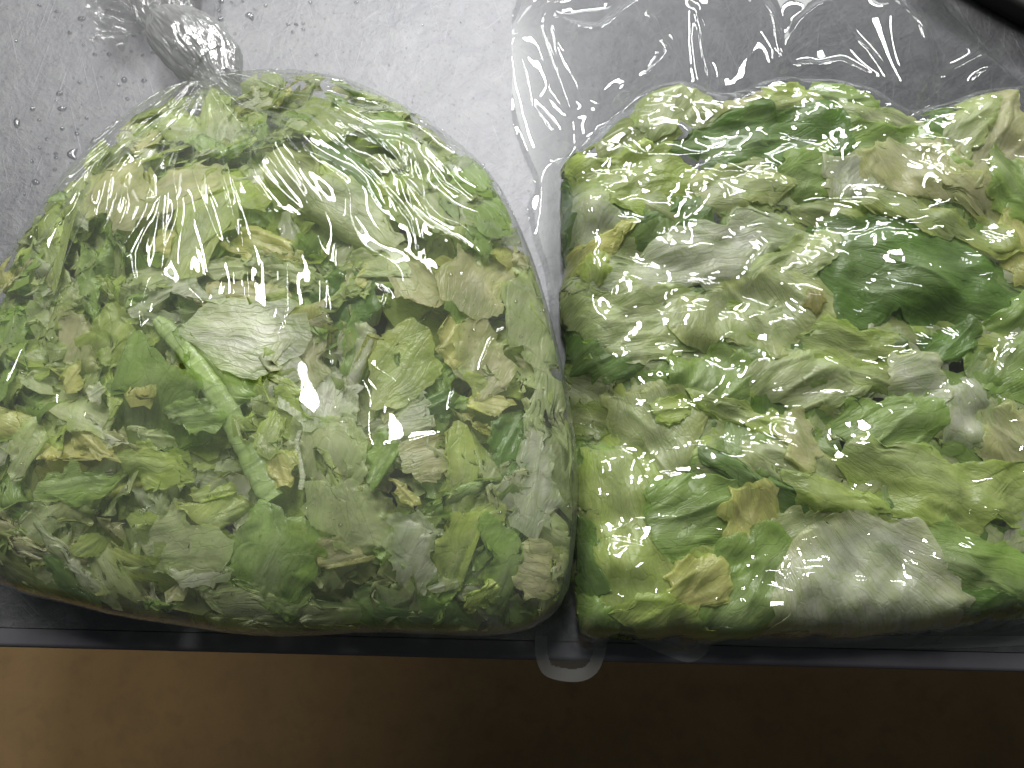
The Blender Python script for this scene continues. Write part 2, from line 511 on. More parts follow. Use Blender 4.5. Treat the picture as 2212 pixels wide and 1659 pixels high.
def make_shape(poly, ang, col, seed, nseg=64, nring=14, jag=0.05, rib=0.5, warp=0.0):
    L = Leaf()
    c, r = radial(poly, nseg)
    th = np.arange(nseg) / nseg * 2 * math.pi
    cs, sn = np.cos(th), np.sin(th)
    r = r * (1 + jag * 1.6 * pn(cs * 2.2 + seed, sn * 2.2, seed) + jag * 1.3 * pn(cs * 5, sn * 5 + seed, seed + 3) + jag * 0.7 * pn(cs * 22, sn * 22 + seed, seed + 5))
    rs = (np.arange(1, nring + 1) / nring) ** 0.85
    x = np.concatenate([[0], (rs[:, None] * r * cs).ravel()])
    y = np.concatenate([[0], (rs[:, None] * r * sn).ravel()])
    T = np.concatenate([[0], np.tile(th, nring)])
    rho = np.concatenate([[0], np.repeat(rs, nseg)])
    Rw = r.mean(); wa = warp * Rw
    x, y = x + wa * pn(x / (Rw * 0.9) + seed, y / (Rw * 0.9), seed + 31) * 0.8 + wa * 0.45 * pn(x / (Rw * 0.4), y / (Rw * 0.4) + seed, seed + 33) * rho, \
           y + wa * pn(x / (Rw * 0.9), y / (Rw * 0.9) + seed, seed + 32) * 0.8 + wa * 0.45 * pn(x / (Rw * 0.4) + seed, y / (Rw * 0.4), seed + 34) * rho
    Fs = []
    i = np.arange(nseg); j = (i + 1) % nseg
    tri = np.stack([np.zeros(nseg, int), 1 + i, 1 + j, 1 + j], 1)
    quads = [np.stack([1 + k * nseg + i, 1 + (k + 1) * nseg + i, 1 + (k + 1) * nseg + j, 1 + k * nseg + j], 1) for k in range(nring - 1)]
    L.quads = np.concatenate(quads); L.tris = tri[:, :3]
    L.c, L.r, L.th = c, r, th
    L.x, L.y, L.rho, L.T = x, y, rho, T
    ca, sa = math.cos(ang), math.sin(ang)
    u = -x * sa + y * ca      # across
    v = x * ca + y * sa       # along
    L.u, L.v = u, v
    R = r.mean(); L.R = R
    vv = (v / (R * 1.2)).clip(-1, 1)
    tv = ((v - v.min()) / (v.max() - v.min() + 1e-9))
    uf = u / (0.45 + 0.75 * tv) + 0.0025 * pn(x * 55 + seed, y * 55, seed + 8)
    L.uv = np.stack([uf + (seed % 37) * 0.31, v + 0.35 * np.abs(uf) + (seed % 53) * 0.17], 1)
    L.uf = uf
    col = np.asarray(col, float)
    n1 = fbm(u * 60 + seed, v * 30, seed, 3)
    w = rib * np.exp(-(u / (R * (0.16 + 0.20 * (0.5 - 0.5 * vv)))) ** 2) * (0.55 - 0.45 * vv)
    edge = sstep(rho, 0.55, 1.0)
    C = col[None, :] * (1 + 0.22 * n1[:, None])
    C = C * (1 - w[:, None]) + PALE * w[:, None]
    # margins are greener or yellower than the middle
    tintc = col * np.array([0.78, 0.92, 0.5]) if seed % 3 else col * np.array([1.12, 1.0, 0.6])
    e2 = (edge * (0.25 + 0.35 * n1).clip(0, 0.6))[:, None]
    C = C * (1 - e2) + tintc * e2
    see = (0.10 + 0.22 * sstep(rho, 0.4, 1.0) + 0.25 * fbm(x * 50, y * 50 + seed, seed + 4, 2)).clip(0.0, 0.45) * (1 - 0.7 * w)
    if lum_lo(col): see = see * 0.5
    L.C = np.concatenate([C.clip(0.005, 0.8), (1 - see)[:, None]], 1)
    L.seed = seed
    return L
def tri_faces(L):
    q = L.quads
    return np.concatenate([L.tris, q[:, [0, 1, 2]], q[:, [0, 2, 3]]])
def emit(name, L, Z, xy=None, parent=None, dx=None):
    X = L.c[0] + L.x; Y = L.c[1] + L.y
    if xy is not None: X, Y = xy
    V = np.stack([X, Y, Z], 1)
    o = mesh_obj(name, V, tri_faces(L), M_LEAF, None, L.uv, L.C, origin=np.array([L.c[0], L.c[1], float(Z.mean())]))
    return o
class Heap:
    def __init__(s): s.V = []; s.F = []; s.UV = []; s.C = []; s.n = 0
    def add(s, L, X, Y, Z):
        s.V.append(np.stack([X, Y, Z], 1)); s.F.append(tri_faces(L) + s.n); s.UV.append(L.uv); s.C.append(L.C); s.n += len(X)
    def build(s, name, label, group=None):
        o = mesh_obj(name, np.concatenate(s.V), np.concatenate(s.F), M_LEAF, None, np.concatenate(s.UV), np.concatenate(s.C))
        tag(o, label, None, group, 'stuff'); return o
def blob(c, a, b, ang, k=5, irr=0.22):
    n = k + rng.integers(0, 3)
    th = np.sort(np.arange(n) / n * 2 * math.pi + rng.normal(0, 0.22, n))
    rr = 1 + rng.normal(0, irr, n).clip(-0.4, 0.5)
    x = np.cos(th) * rr * a; y = np.sin(th) * rr * b
    ca, sa = math.cos(ang), math.sin(ang)
    return np.stack([c[0] + x * ca - y * sa, c[1] + x * sa + y * ca], 1)
COLS = {
    'pale': ((192, 196, 172), 'pale whitish'), 'pgreen': ((178, 187, 136), 'pale green'), 'lime': ((172, 187, 102), 'yellow-green'),
    'green': ((140, 166, 86), 'mid green'), 'dark': ((98, 131, 56), 'dark green'), 'yellow': ((198, 194, 118), 'yellow'),
    'tan': ((192, 188, 144), 'cream-coloured'), 'olive': ((152, 164, 98), 'olive green')}
KAL = 1.4
def cval(k):
    c = srgb(*COLS[k][0], KAL)
    return c
LABELS = []     # (object, word list pieces)

# ================================================================== VACUUM BAG (flat pack)
RX0, RX1, RY0, RY1 = 0.0, 0.44, -0.125, 0.50
RES = 0.0008
gx_n = int((RX1 - RX0) / RES); gy_n = int((RY1 - RY0) / RES)
GX, GY = np.meshgrid(RX0 + np.arange(gx_n) * RES, RY0 + np.arange(gy_n) * RES)
HP = 0.052
cont_px = [(1262, 318), (1300, 285), (1345, 250), (1410, 190), (1500, 195), (1560, 225), (1640, 195), (1710, 185), (1800, 195), (1880, 235),
           (1990, 262), (2030, 222), (2110, 205), (2212, 200), (2330, 260), (2360, 700), (2360, 1150), (2260, 1340), (2100, 1372),
           (1900, 1385), (1700, 1390), (1540, 1390), (1400, 1392), (1300, 1392), (1226, 1384), (1222, 1200), (1220, 1050), (1212, 900),
           (1205, 760), (1202, 640), (1200, 480), (1198, 350)]
CONT = smooth_poly(np.array([at2(x, y, 0.018) for x, y in cont_px]), 2)
sdc = poly_sd(CONT, GX, GY)
sdc = sdc + 0.0045 * pn(GX / 0.03, GY / 0.03, 15) + 0.002 * pn(GX / 0.011, GY / 0.011, 16) - 0.001
wside = 0.026
SGY, SGX = np.gradient(sdc, RES)
tt = np.clip(sdc / wside, 0, 1)
G = HP * np.sqrt(np.clip(1 - (1 - tt) ** 2, 0, 1)) * (0.90 + 0.10 * sstep(GY, -0.1, 0.25))
G += np.where(sdc > 0, (0.0062 * fbm(GX / 0.060, GY / 0.040 + GX / 0.2, 3, 2) - 0.008 * np.clip(1 - np.abs(pn(GX / 0.07 + 2, GY / 0.045 - GX / 0.15, 8)) * 6, 0, 1) ** 2) * sstep(sdc, 0, 0.03), 0)
# the side of the pack sags in below the rounded pale leaf
rec = poly_sd(np.array([at2(x, y, 0.03) for x, y in [(1150, 640), (1235, 660), (1262, 780), (1322, 862), (1345, 960), (1268, 1005), (1150, 1010)]]), GX, GY)
G = G * (1 - 0.5 * sstep(rec, -0.002, 0.009))
G = np.maximum(G, 0.0)
BASE_R = G.copy()
def zsurf_r(x, y):
    return float(bil(G, np.array([(x - RX0) / RES]), np.array([(y - RY0) / RES]))[0])
def world_on(zs, px, py):
    z = 0.05
    for _ in range(6):
        p = at2(px, py, z); z = 0.5 * z + 0.5 * zs(p[0], p[1])
    return at2(px, py, z)
def lay(L, t=0.0012, bulge=0.003, crump=0.0012, fold=None):
    """lay a leaf on the running height field of the pack and raise the field"""
    global G
    R = L.r.max() * 1.02
    i0 = max(int((L.c[0] - R - RX0) / RES) - 2, 0); i1 = min(int((L.c[0] + R - RX0) / RES) + 3, gx_n)
    j0 = max(int((L.c[1] - R - RY0) / RES) - 2, 0); j1 = min(int((L.c[1] + R - RY0) / RES) + 3, gy_n)
    if i1 - i0 < 4 or j1 - j0 < 4: return None
    sx = GX[j0:j1, i0:i1] - L.c[0]; sy = GY[j0:j1, i0:i1] - L.c[1]
    g = G[j0:j1, i0:i1]
    th = np.arctan2(sy, sx) % (2 * math.pi)
    rb = np.interp(th, L.th, L.r, period=2 * math.pi)
    rho = np.hypot(sx, sy) / rb
    z = blur(g, 5) + t
    ca, sa = math.cos(L.ang), math.sin(L.ang)
    u = -sx * sa + sy * ca; v = sx * ca + sy * sa
    rel = crump * 0.55 * fbm(u / 0.013 + L.seed, v / 0.040, L.seed, 2, 0.4) + crump * 1.3 * pn(u / 0.022, v / 0.03 + L.seed, L.seed + 9)
    bul = bulge * 0.38 * (1 - np.clip(rho, 0, 1) ** 4)
    if fold is not None:
        bul = bul + fold * np.exp(-(u / 0.006) ** 2) * (1 - np.clip(rho, 0, 1) ** 3)
    z = z + rel + bul + crump * 0.9 * np.clip(1 - np.abs(pn(u / 0.016 + 5, v / 0.045, L.seed + 21)) * 4, 0, 1)
    z = np.maximum(z, 0.0015)
    m = rho < 1.0
    G[j0:j1, i0:i1] = np.where(m, np.maximum(z, g * 0.6 + z * 0.4), g)
    X = L.c[0] + L.x; Y = L.c[1] + L.y
    for _ in range(3):
        sv = bil(sdc, (X - RX0) / RES, (Y - RY0) / RES)
        gxv = bil(SGX, (X - RX0) / RES, (Y - RY0) / RES); gyv = bil(SGY, (X - RX0) / RES, (Y - RY0) / RES)
        mv = np.clip(0.0025 - sv, 0, None)
        X = X + gxv * mv; Y = Y + gyv * mv
    L.X, L.Y = X, Y
    Z = bil(z, (X - RX0) / RES - i0, (Y - RY0) / RES - j0)
    Z = Z - 0.0012 * sstep(L.rho, 0.86, 1.0) * (0.5 + pn(L.x * 300, L.y * 300, L.seed))
    return Z
GRP_R = 'lettuce pieces pressed flat in the vacuum bag'
GRP_L = 'loose chopped lettuce pieces in the knotted bag'
# -- small shreds deepest (one mesh), then medium pieces, then the big traced ones
heapR = Heap()
def rand_in_r(margin=0.004):
    while True:
        x = rng.uniform(0.03, 0.36); y = rng.uniform(-0.10, 0.28)
        i = int((x - RX0) / RES); j = int((y - RY0) / RES)
        if 0 <= i < gx_n and 0 <= j < gy_n and sdc[j, i] > margin: return x, y
PALR = ['pgreen', 'lime', 'green', 'green', 'dark', 'olive', 'pale', 'pgreen', 'lime', 'green', 'pgreen']
for k in range(520):
    x, y = rand_in_r(0.001)
    a = rng.uniform(0.020, 0.030) if k < 200 else rng.uniform(0.008, 0.015); cl = PALR[rng.integers(len(PALR))]
    ang = rng.uniform(0, 6.28)
    L = make_shape(blob((x, y), a, a * rng.uniform(0.5, 0.9), ang), ang, cval(cl) * rng.uniform(0.75, 1.1), 100 + k, 22, 5, 0.10, rng.uniform(0, 0.6)); L.ang = ang
    Z = lay(L, 0.0004, 0.001, 0.001)
    if Z is not None: heapR.add(L, L.X, L.Y, Z)
    if k % 60 == 59: G = BASE_R * 0.8 + G * 0.2
RIGHT = []
auto_n = 76
for k in range(auto_n):
    # more of them along the visible side and the lower half
    if k % 4 == 0:
        py = rng.uniform(350, 1370); px = 1215 + rng.uniform(0, 90)
        x, y = world_on(zsurf_r, px, py)
    else:
        x, y = rand_in_r(0.006)
    a = rng.uniform(0.016, 0.030); ang = rng.uniform(-0.9, 0.6) if rng.random() < 0.7 else rng.uniform(0, 3.14)
    cl = PALR[rng.integers(len(PALR))]
    L = make_shape(blob((x, y), a, a * rng.uniform(0.45, 0.8), ang), ang, cval(cl) * rng.uniform(0.85, 1.1), 1000 + k, 44, 10, 0.07, rng.uniform(0, 0.7), 0.6); L.ang = ang
    Z = lay(L, 0.0011, 0.0022, 0.0013)
    if Z is None: continue
    RIGHT.append((emit('lettuce_piece', L, Z, (L.X, L.Y)), cl, L, None))

# traced: (colour key or rgb, fibre angle in degrees in the picture (0 = to the right, 90 = up), bulge mm, label, points)
RH = [
 ('olive', 20, 3, 'olive leaf at the top corner of the flat pack by the empty film', [(1255,315),(1300,283),(1400,270),(1462,282),(1452,330),(1400,345),(1300,345)]),
 ('pgreen', 60, 3, 'pale leaf tip poking up between olive leaf and lime leaf', [(1380,250),(1412,188),(1480,186),(1520,215),(1575,235),(1560,262),(1470,275),(1400,275)]),
 ('tan', 100, 3, 'cream leaf base standing beside the yellow leaf along the top', [(1560,232),(1610,215),(1655,200),(1665,250),(1600,262),(1560,262)]),
 ('green', 10, 2, 'green leaf behind the lime leaf at the top of the pack', [(1740,190),(1800,183),(1860,205),(1890,240),(1830,262),(1760,240)]),
 ('pgreen', -20, 3, 'pale green folded leaf under the tall glare streak', [(1790,235),(1870,235),(1960,250),(2010,275),(2000,310),(1900,310),(1830,290)]),
 ('lime', 5, 4, 'bright lime leaf with smooth skin at the middle of the top border', [(1655,203),(1715,177),(1755,197),(1785,230),(1800,262),(1740,256),(1660,250)]),
 ('dark', 75, 3, 'small dark green upright leaf at the top border by the corner', [(2008,262),(2012,232),(2030,213),(2052,238),(2062,290),(2030,300),(2005,285)]),
 ('tan', 60, 3, 'cream and tan leaf in the upper corner under crinkled film', [(2060,300),(2075,240),(2120,215),(2200,215),(2240,300),(2230,380),(2150,390),(2090,360)]),
 ('pgreen', 45, 3, 'pale green crinkled leaf beside the dark upright leaf', [(2045,300),(2060,245),(2110,205),(2150,235),(2130,300),(2090,330)]),
 ('green', 20, 3, 'mid green leaf lying between dark leaf and yellow leaf', [(1800,290),(1880,275),(1990,290),(2060,330),(2040,360),(1940,350),(1840,345)]),
 ('lime', 15, 3, 'frilly yellow-green leaf on the shoulder under the olive leaf', [(1200,352),(1260,342),(1400,330),(1462,345),(1505,380),(1460,440),(1400,462),(1340,430),(1250,405),(1204,390)]),
 ('dark', 10, 5, 'large dark green leaf in the upper half of the pack', [(1460,285),(1560,264),(1650,250),(1760,247),(1832,275),(1815,320),(1750,352),(1690,382),(1600,375),(1510,360),(1465,330)]),
 ('green', 30, 4, 'green leaf blade under the dark leaf reaching to the centre', [(1690,330),(1780,320),(1800,370),(1780,430),(1720,440),(1690,400)]),
 ('dark', 80, 3, 'narrow dark green leaf on the upper side edge of the pack', [(1200,425),(1230,410),(1248,480),(1262,545),(1225,590),(1206,540)]),
 ('dark', 25, 3, 'dark green fold beside the pale crinkled leaf', [(1380,500),(1440,450),(1525,432),(1545,480),(1460,532),(1400,535)]),
 ('pgreen', 3, 5, 'pale crinkled leaf with fine cross wrinkles below the large dark leaf', [(1535,372),(1600,362),(1690,375),(1705,420),(1650,442),(1560,456),(1518,430)]),
 ('pale', 65, 4, 'smooth pale oval piece on the upper side of the pack', [(1240,432),(1290,428),(1338,480),(1325,525),(1290,545),(1242,540)]),
 ('yellow', 25, 3, 'wavy yellow strip between pale oval piece and long white leaf', [(1225,560),(1280,520),(1330,495),(1365,480),(1350,520),(1300,555),(1245,590)]),
 ('pale', 70, 4, 'whitish leaf base standing in the middle of the upper half', [(1780,352),(1830,332),(1880,378),(1896,420),(1862,462),(1815,472),(1790,420)]),
 ('olive', -15, 3, 'olive leaf below the whitish leaf base', [(1700,450),(1780,440),(1860,430),(1900,460),(1830,490),(1740,490)]),
 ('tan', -50, 5, 'large yellow-cream leaf with long rib near the upper right side', [(1870,342),(1975,308),(2075,348),(2140,428),(2165,488),(2110,455),(1975,415),(1885,380)]),
 ('green', -60, 3, 'green scrap beside the yellow-cream leaf at the picture border', [(2140,330),(2200,360),(2240,420),(2220,480),(2170,450),(2140,390)]),
 ('yellow', -70, 3, 'yellow-tan piece at the border below the cream leaf', [(2150,480),(2200,470),(2250,540),(2230,620),(2180,600),(2150,540)]),
 ('dark', -15, 5, 'large dark green crumpled leaf in the middle of the pack', [(1800,492),(1870,470),(1960,470),(2050,500),(2105,540),(2145,600),(2185,640),(2155,695),(2070,705),(1950,692),(1850,682),(1790,672),(1784,580)]),
 ('olive', -28, 5, 'rolled olive leaf edge between cream leaf and dark crumpled leaf', [(1870,432),(1950,428),(2050,455),(2150,500),(2192,532),(2150,550),(2060,520),(1960,485),(1890,458)]),
 ('pale', 8, 6, 'long white leaf rib lying across the upper half of the pack', [(1308,612),(1330,568),(1420,530),(1520,482),(1640,466),(1705,500),(1690,540),(1640,562),(1600,592),(1500,612),(1350,642),(1315,635)]),
 ('pgreen', 30, 3, 'pale green scrap at the end of the long white rib', [(1600,600),(1660,560),(1720,520),(1790,500),(1790,560),(1720,610),(1650,625)]),
 ('lime', 85, 3, 'small yellow-green fold between the side edge and the white rib', [(1250,565),(1312,555),(1312,602),(1262,615)]),
 ('dark', 20, 2, 'dark green leaf low on the side under the pale green leaf', [(1215,700),(1260,690),(1320,760),(1460,780),(1450,815),(1330,820),(1240,790)]),
 ('pgreen', 15, 4, 'pale green leaf with rounded side edge below the long white rib', [(1243,655),(1340,638),(1480,630),(1505,700),(1472,758),(1380,775),(1300,745),(1258,705)]),
 ('pgreen', -70, 5, 'pale leaf with dark parallel ribs in the centre of the pack', [(1475,640),(1600,602),(1720,602),(1785,650),(1742,722),(1620,752),(1500,732)]),
 ((150,138,72), -80, 0, 'small brownish piece against the dark crumpled leaf', [(1735,640),(1765,625),(1782,650),(1770,678),(1748,672)]),
 ('green', 40, 3, 'green leaf folded upward at the border beside dark leaf', [(2085,730),(2150,690),(2240,630),(2250,850),(2150,835),(2100,790)]),
 ('dark', 35, 3, 'dark green narrow leaf pointing to the border below dark leaf', [(1990,760),(2060,700),(2120,700),(2090,760),(2040,790)]),
 ('lime', -15, 4, 'lime leaf with small tear below the dark crumpled leaf', [(1745,745),(1790,690),(1840,710),(1900,722),(1975,762),(1960,795),(1870,802),(1785,792)]),
 ('olive', -10, 3, 'olive fold under the lime torn leaf', [(1780,790),(1870,790),(1960,800),(1990,840),(1900,850),(1820,840)]),
 ('green', 60, 4, 'green leaf with steep folds left of the centre', [(1440,790),(1520,760),(1600,770),(1640,820),(1600,870),(1520,870),(1460,850)]),
 ('pgreen', 30, 4, 'pale green rounded leaf in the centre of the lower half', [(1630,792),(1720,762),(1800,792),(1862,850),(1800,872),(1700,882),(1640,852)]),
 ('pale', -80, 4, 'greyish white translucent piece near the right border', [(2030,832),(2112,828),(2132,880),(2122,942),(2072,965),(2042,930)]),
 ('pale', 10, 3, 'pale leaf stretched beside the greyish translucent piece', [(1920,770),(1985,765),(2035,800),(2030,860),(1980,870),(1925,840)]),
 ('green', 18, 4, 'green leaf with netted veins right of the centre', [(1820,890),(1900,860),(2010,880),(2030,930),(1990,990),(1900,990),(1830,950)]),
 ('tan', -60, 3, 'tan piece at the border beside the greyish piece', [(2130,900),(2190,880),(2240,930),(2230,1000),(2160,1000),(2125,960)]),
 ('pgreen', -65, 6, 'broad pale leaf with fine ribs hanging over the side fold', [(1312,872),(1345,850),(1420,838),(1505,880),(1500,960),(1468,1022),(1420,1032),(1362,1000),(1338,950)]),
 ('lime', 0, 3, 'small bright lime scrap lying on the broad pale leaf', [(1400,880),(1440,858),(1490,868),(1485,905),(1430,912)]),
 ('lime', -22, 5, 'rolled lime leaf edge under the rounded pale leaf', [(1500,842),(1560,868),(1640,878),(1700,908),(1738,965),(1690,955),(1620,925),(1540,902)]),
 ('pgreen', -35, 4, 'pale green leaf between lime roll and netted green leaf', [(1600,960),(1680,950),(1760,970),(1830,1010),(1800,1060),(1700,1040),(1620,1010)]),
 ('tan', -60, 3, 'pinkish cream rib piece near the centre of the lower half', [(1690,910),(1735,900),(1760,960),(1750,1020),(1710,1000),(1690,950)]),
 ('lime', -25, 5, 'long yellow-green leaf with diagonal folds at the right side', [(1850,985),(1950,962),(2050,990),(2150,1005),(2240,985),(2230,1090),(2100,1142),(2010,1132),(1930,1062),(1865,1025)]),
 ('dark', -30, 6, 'glossy dark green leaf edge curving through the lower half', [(1520,960),(1575,980),(1640,1030),(1740,1055),(1805,1082),(1720,1108),(1620,1065),(1545,1012)]),
 ('lime', -22, 5, 'yellow-green curled leaf beside the glossy dark edge', [(1710,1012),(1790,1040),(1870,1068),(1932,1092),(1850,1115),(1770,1098),(1715,1055)]),
 ('lime', -80, 6, 'large bright green leaf with vertical ribs at the lower corner', [(1262,1012),(1330,1000),(1420,1045),(1452,1150),(1474,1250),(1400,1285),(1320,1255),(1252,1182),(1250,1080)]),
 ('dark', -75, 2, 'dark green blade along the lower side edge of the pack', [(1236,1110),(1262,1120),(1300,1210),(1310,1260),(1262,1300),(1236,1240)]),
 ('green', 20, 4, 'smooth mid green leaf beside the large bright leaf', [(1395,1062),(1490,1032),(1560,1060),(1585,1120),(1525,1182),(1445,1195),(1400,1130)]),
 ('yellow', -80, 4, 'yellow leaf with brown-tinged folds in the lower half', [(1572,1092),(1590,1050),(1662,1060),(1678,1110),(1660,1162),(1620,1202),(1560,1172)]),
 ('pgreen', 25, 3, 'greyish green leaf between yellow leaf and white fan leaf', [(1670,1110),(1740,1095),(1830,1110),(1870,1140),(1780,1170),(1690,1170)]),
 ('green', 50, 5, 'green leaf fold beside the yellow core piece by the front', [(1555,1182),(1650,1158),(1722,1180),(1742,1240),(1712,1300),(1668,1382),(1560,1372),(1510,1330)]),
 ('yellow', 40, 5, 'yellow core piece surrounded by green leaves near the front', [(1470,1222),(1535,1200),(1572,1240),(1545,1300),(1485,1320),(1440,1295)]),
 ('tan', -70, 4, 'cream rib piece at the top corner of the white fan leaf', [(1940,1150),(1985,1140),(2032,1200),(2040,1262),(2000,1280),(1962,1220)]),
 ('green', -20, 4, 'green leaf at the front corner beside the white fan leaf', [(2008,1162),(2070,1150),(2150,1195),(2240,1215),(2235,1310),(2100,1330),(2040,1300),(2020,1222)]),
 ('dark', -5, 2, 'dark green leaf scrap low at the front corner', [(2040,1300),(2080,1270),(2160,1280),(2200,1310),(2140,1340),(2060,1335)]),
 ('pale', -55, 7, 'big whitish fan-shaped leaf with fine ribs at the front', [(1680,1335),(1722,1250),(1792,1168),(1855,1128),(1962,1172),(2022,1252),(2062,1330),(2000,1368),(1850,1384),(1700,1388)]),
 ('green', 70, 3, 'bright green crumpled leaf in the lowest corner by the sealed tab', [(1236,1290),(1300,1300),(1335,1350),(1282,1385),(1238,1380)]),
 ('lime', 30, 3, 'yellow-green folded leaf on the front border near the tab', [(1340,1300),(1430,1290),(1500,1330),(1540,1380),(1440,1388),(1370,1370)]),
]
def to_ang(deg): return math.radians(deg)
for k, (cl, deg, bul, label, pts) in enumerate(RH):
    P = np.array([world_on(zsurf_r, x, y) for x, y in pts])
    c = cval(cl) if isinstance(cl, str) else srgb(*cl, KAL)
    P = P.mean(0) + (P - P.mean(0)) * 1.22
    ang = to_ang(deg)
    jag = 0.03 if cl == 'pale' else 0.055
    L = make_shape(smooth_poly(P, 1), ang, c, 3000 + k * 7, 84, 22, jag, 0.15 if cl in ('dark', 'yellow', 'pale') else 0.45, 0.35); L.ang = ang
    L.C[:, 3] = 1 - (1 - L.C[:, 3]) * 0.4
    Z = lay(L, 0.0015, bul * 0.0009, 0.0017 if cl != 'pale' else 0.0009, fold=0.0009)
    RIGHT.append((emit('lettuce_piece', L, Z, (L.X, L.Y)), cl if isinstance(cl, str) else 'yellow', L, label))
heapR.build('lettuce_shreds', 'small lettuce shreds filling the gaps under the pressed leaves')

# -- film of the vacuum bag
out_px = [(1135, -160), (1118, -20), (1112, 8), (1090, 50), (1083, 90), (1088, 160), (1105, 250), (1130, 330), (1152, 372), (1157, 410), (1141, 425),
          (1139, 450), (1155, 520), (1180, 590), (1190, 690), (1194, 800), (1200, 950), (1206, 1080), (1204, 1200), (1188, 1290), (1160, 1345), (1154, 1400),
          (1162, 1440), (1176, 1464), (1225, 1476), (1265, 1474), (1295, 1455), (1310, 1415), (1313, 1385), (1325, 1373), (1370, 1388), (1420, 1408),
          (1487, 1436), (1520, 1425), (1536, 1405), (1538, 1388), (1640, 1398), (1800, 1400), (1950, 1402), (2100, 1402), (2300, 1390), (2420, 1300), (2430, 600),
          (2330, 260), (2230, 170), (2130, 70), (2040, -20), (1980, -160)]
OUT = smooth_poly(np.array([at2(x, y, 0.006) for x, y in out_px]), 2)
sdo = poly_sd(OUT, GX, GY)
film = blur(maxf(G, 3), 3) + 0.0006
# flap: loose film, big crumples, two sheets close together
def pl(pts, z=0.008): return np.array([at2(x, y, z) for x, y in pts])
flapw = sstep(-sdc, -0.003, 0.022)
big = 0.0095 * fbm(GX / 0.075 + 3.1, GY / 0.12, 41, 2) + 0.0008 * np.abs(pn(GX / 0.03, GY / 0.07 + 4, 47))
flap = 0.006 + np.abs(big)
RIDGES = [  # (width m, height m, points)
 (0.0045, 0.010, [(1185, 10), (1170, 60), (1195, 150), (1235, 240)]),
 (0.0035, 0.009, [(1108, 70), (1135, 160), (1150, 230), (1190, 290)]),
 (0.004, 0.008, [(1170, 18), (1270, 5), (1420, -25)]),
 (0.004, 0.008, [(1175, 20), (1235, 75), (1270, 140), (1290, 170)]),
 (0.006, 0.012, [(1240, 90), (1300, 90), (1350, 45), (1440, -10)]),
 (0.004, 0.008, [(1500, 20), (1520, 150), (1545, 235)]),
 (0.004, 0.010, [(1680, 145), (1720, 60), (1780, 25), (1860, 115), (1915, 190)]),
 (0.004, 0.007, [(1680, 145), (1760, 145), (1815, 143), (1900, 185)]),
 (0.011, 0.020, [(1925, 20), (1960, 100), (1985, 180), (1990, 250)]),
 (0.004, 0.010, [(1990, 250), (2040, 170), (2110, 135), (2165, 150)]),
 (0.0035, 0.008, [(2090, 200), (2110, 170), (2175, 155)]),
 (0.005, 0.010, [(1640, 10), (1660, 60), (1675, 130)]),
 (0.020, 0.014, [(1265, 90), (1330, 110), (1400, 60)]),
 (0.016, 0.013, [(1740, 30), (1775, 60)]),
 (0.017, 0.012, [(1940, 60), (1965, 170)]),
 (0.005, 0.008, [(1400, 60), (1440, 120), (1400, 170), (1330, 210)]),
]
for w, h, pts in RIDGES:
    d, t_ = line_dist(pl(pts), GX, GY)
    flap += h * np.exp(-(d / w) ** 1.5) * (0.6 + 0.4 * np.sin(t_ * math.pi)) * 0.8
flap += 0.0004 * fbm(GX / 0.012, GY / 0.020, 51, 1) * sstep(pn(GX / 0.05, GY / 0.05, 77), 0.1, 0.4)
flap *= 0.25 + 0.75 * sstep(sdo, 0.002, 0.03)
film = np.maximum(film * (1 - flapw) + flap * flapw, 0.0015)
# creases of the tight film over the leaves
cw = sstep(sdc, 0.0, 0.012)
n1 = pn(GX / 0.020 + GY / 0.05, GY / 0.012, 61); n2 = pn(GX / 0.010, GY / 0.0065 + GX / 0.02, 62); n3 = pn(GX / 0.0048, GY / 0.0036, 63)
rid = 1 - np.abs(pn(GX / 0.03, GY / 0.017 - GX / 0.05, 64)) * 2.2
rid = np.clip(rid, 0, 1) ** 3
mask_n = sstep(pn(GX / 0.035, GY / 0.03, 66), -0.35, 0.35)
film = film * (1 - cw) + cw * blur(film, 3) + cw * (0.0012 * n1 + 0.00015 * n2 * mask_n + 0.0010 * rid)
film = film + 0.0006 * cw
# the side of the pack: vertical puckers
film = np.where(sdo < 0.0016, 0.0012, film)
film = blur(film, 2)
def heightfield(name, H, sd, mask, mat, parent, tight=None):
    keep = mask & (sd > -RES * 0.9)
    gy_, gx_ = np.gradient(sd, RES)
    X = GX.copy(); Y = GY.copy()
    o_ = keep & (sd < 0)
    n_ = np.maximum(np.hypot(gx_, gy_), 1e-6)
    X = np.where(o_, X - sd * gx_ / n_ / n_, X); Y = np.where(o_, Y - sd * gy_ / n_ / n_, Y)
    idx = -np.ones(keep.shape, int)
    q = keep[:-1, :-1] & keep[1:, :-1] & keep[:-1, 1:] & keep[1:, 1:]
    used = np.zeros_like(keep); used[:-1, :-1] |= q; used[1:, :-1] |= q; used[:-1, 1:] |= q; used[1:, 1:] |= q
    idx[used] = np.arange(used.sum())
    V = np.stack([X[used], Y[used], H[used]], 1)
    Fq = np.stack([idx[:-1, :-1][q], idx[:-1, 1:][q], idx[1:, 1:][q], idx[1:, :-1][q]], 1)
    cc = None if tight is None else np.repeat(tight[used][:, None], 3, 1)
    return mesh_obj(name, V, Fq, mat, parent, None, cc, origin=np.array(parent.location))
cR = OUT.mean(0)
vbag = empty('vacuum_bag', (cR[0], cR[1], 0.0))
tag(vbag, 'flat clear vacuum bag of pressed lettuce leaves with an empty crinkled flap', 'vacuum bag')
SEAM = 0.0085
seamv = (GY < at2(1200, 1340, 0)[1]) | (GX < at2(1200, 600, 0)[0])
heightfield('top_film', film, sdo, np.ones_like(sdo, bool), M_FILM_R, vbag, cw)
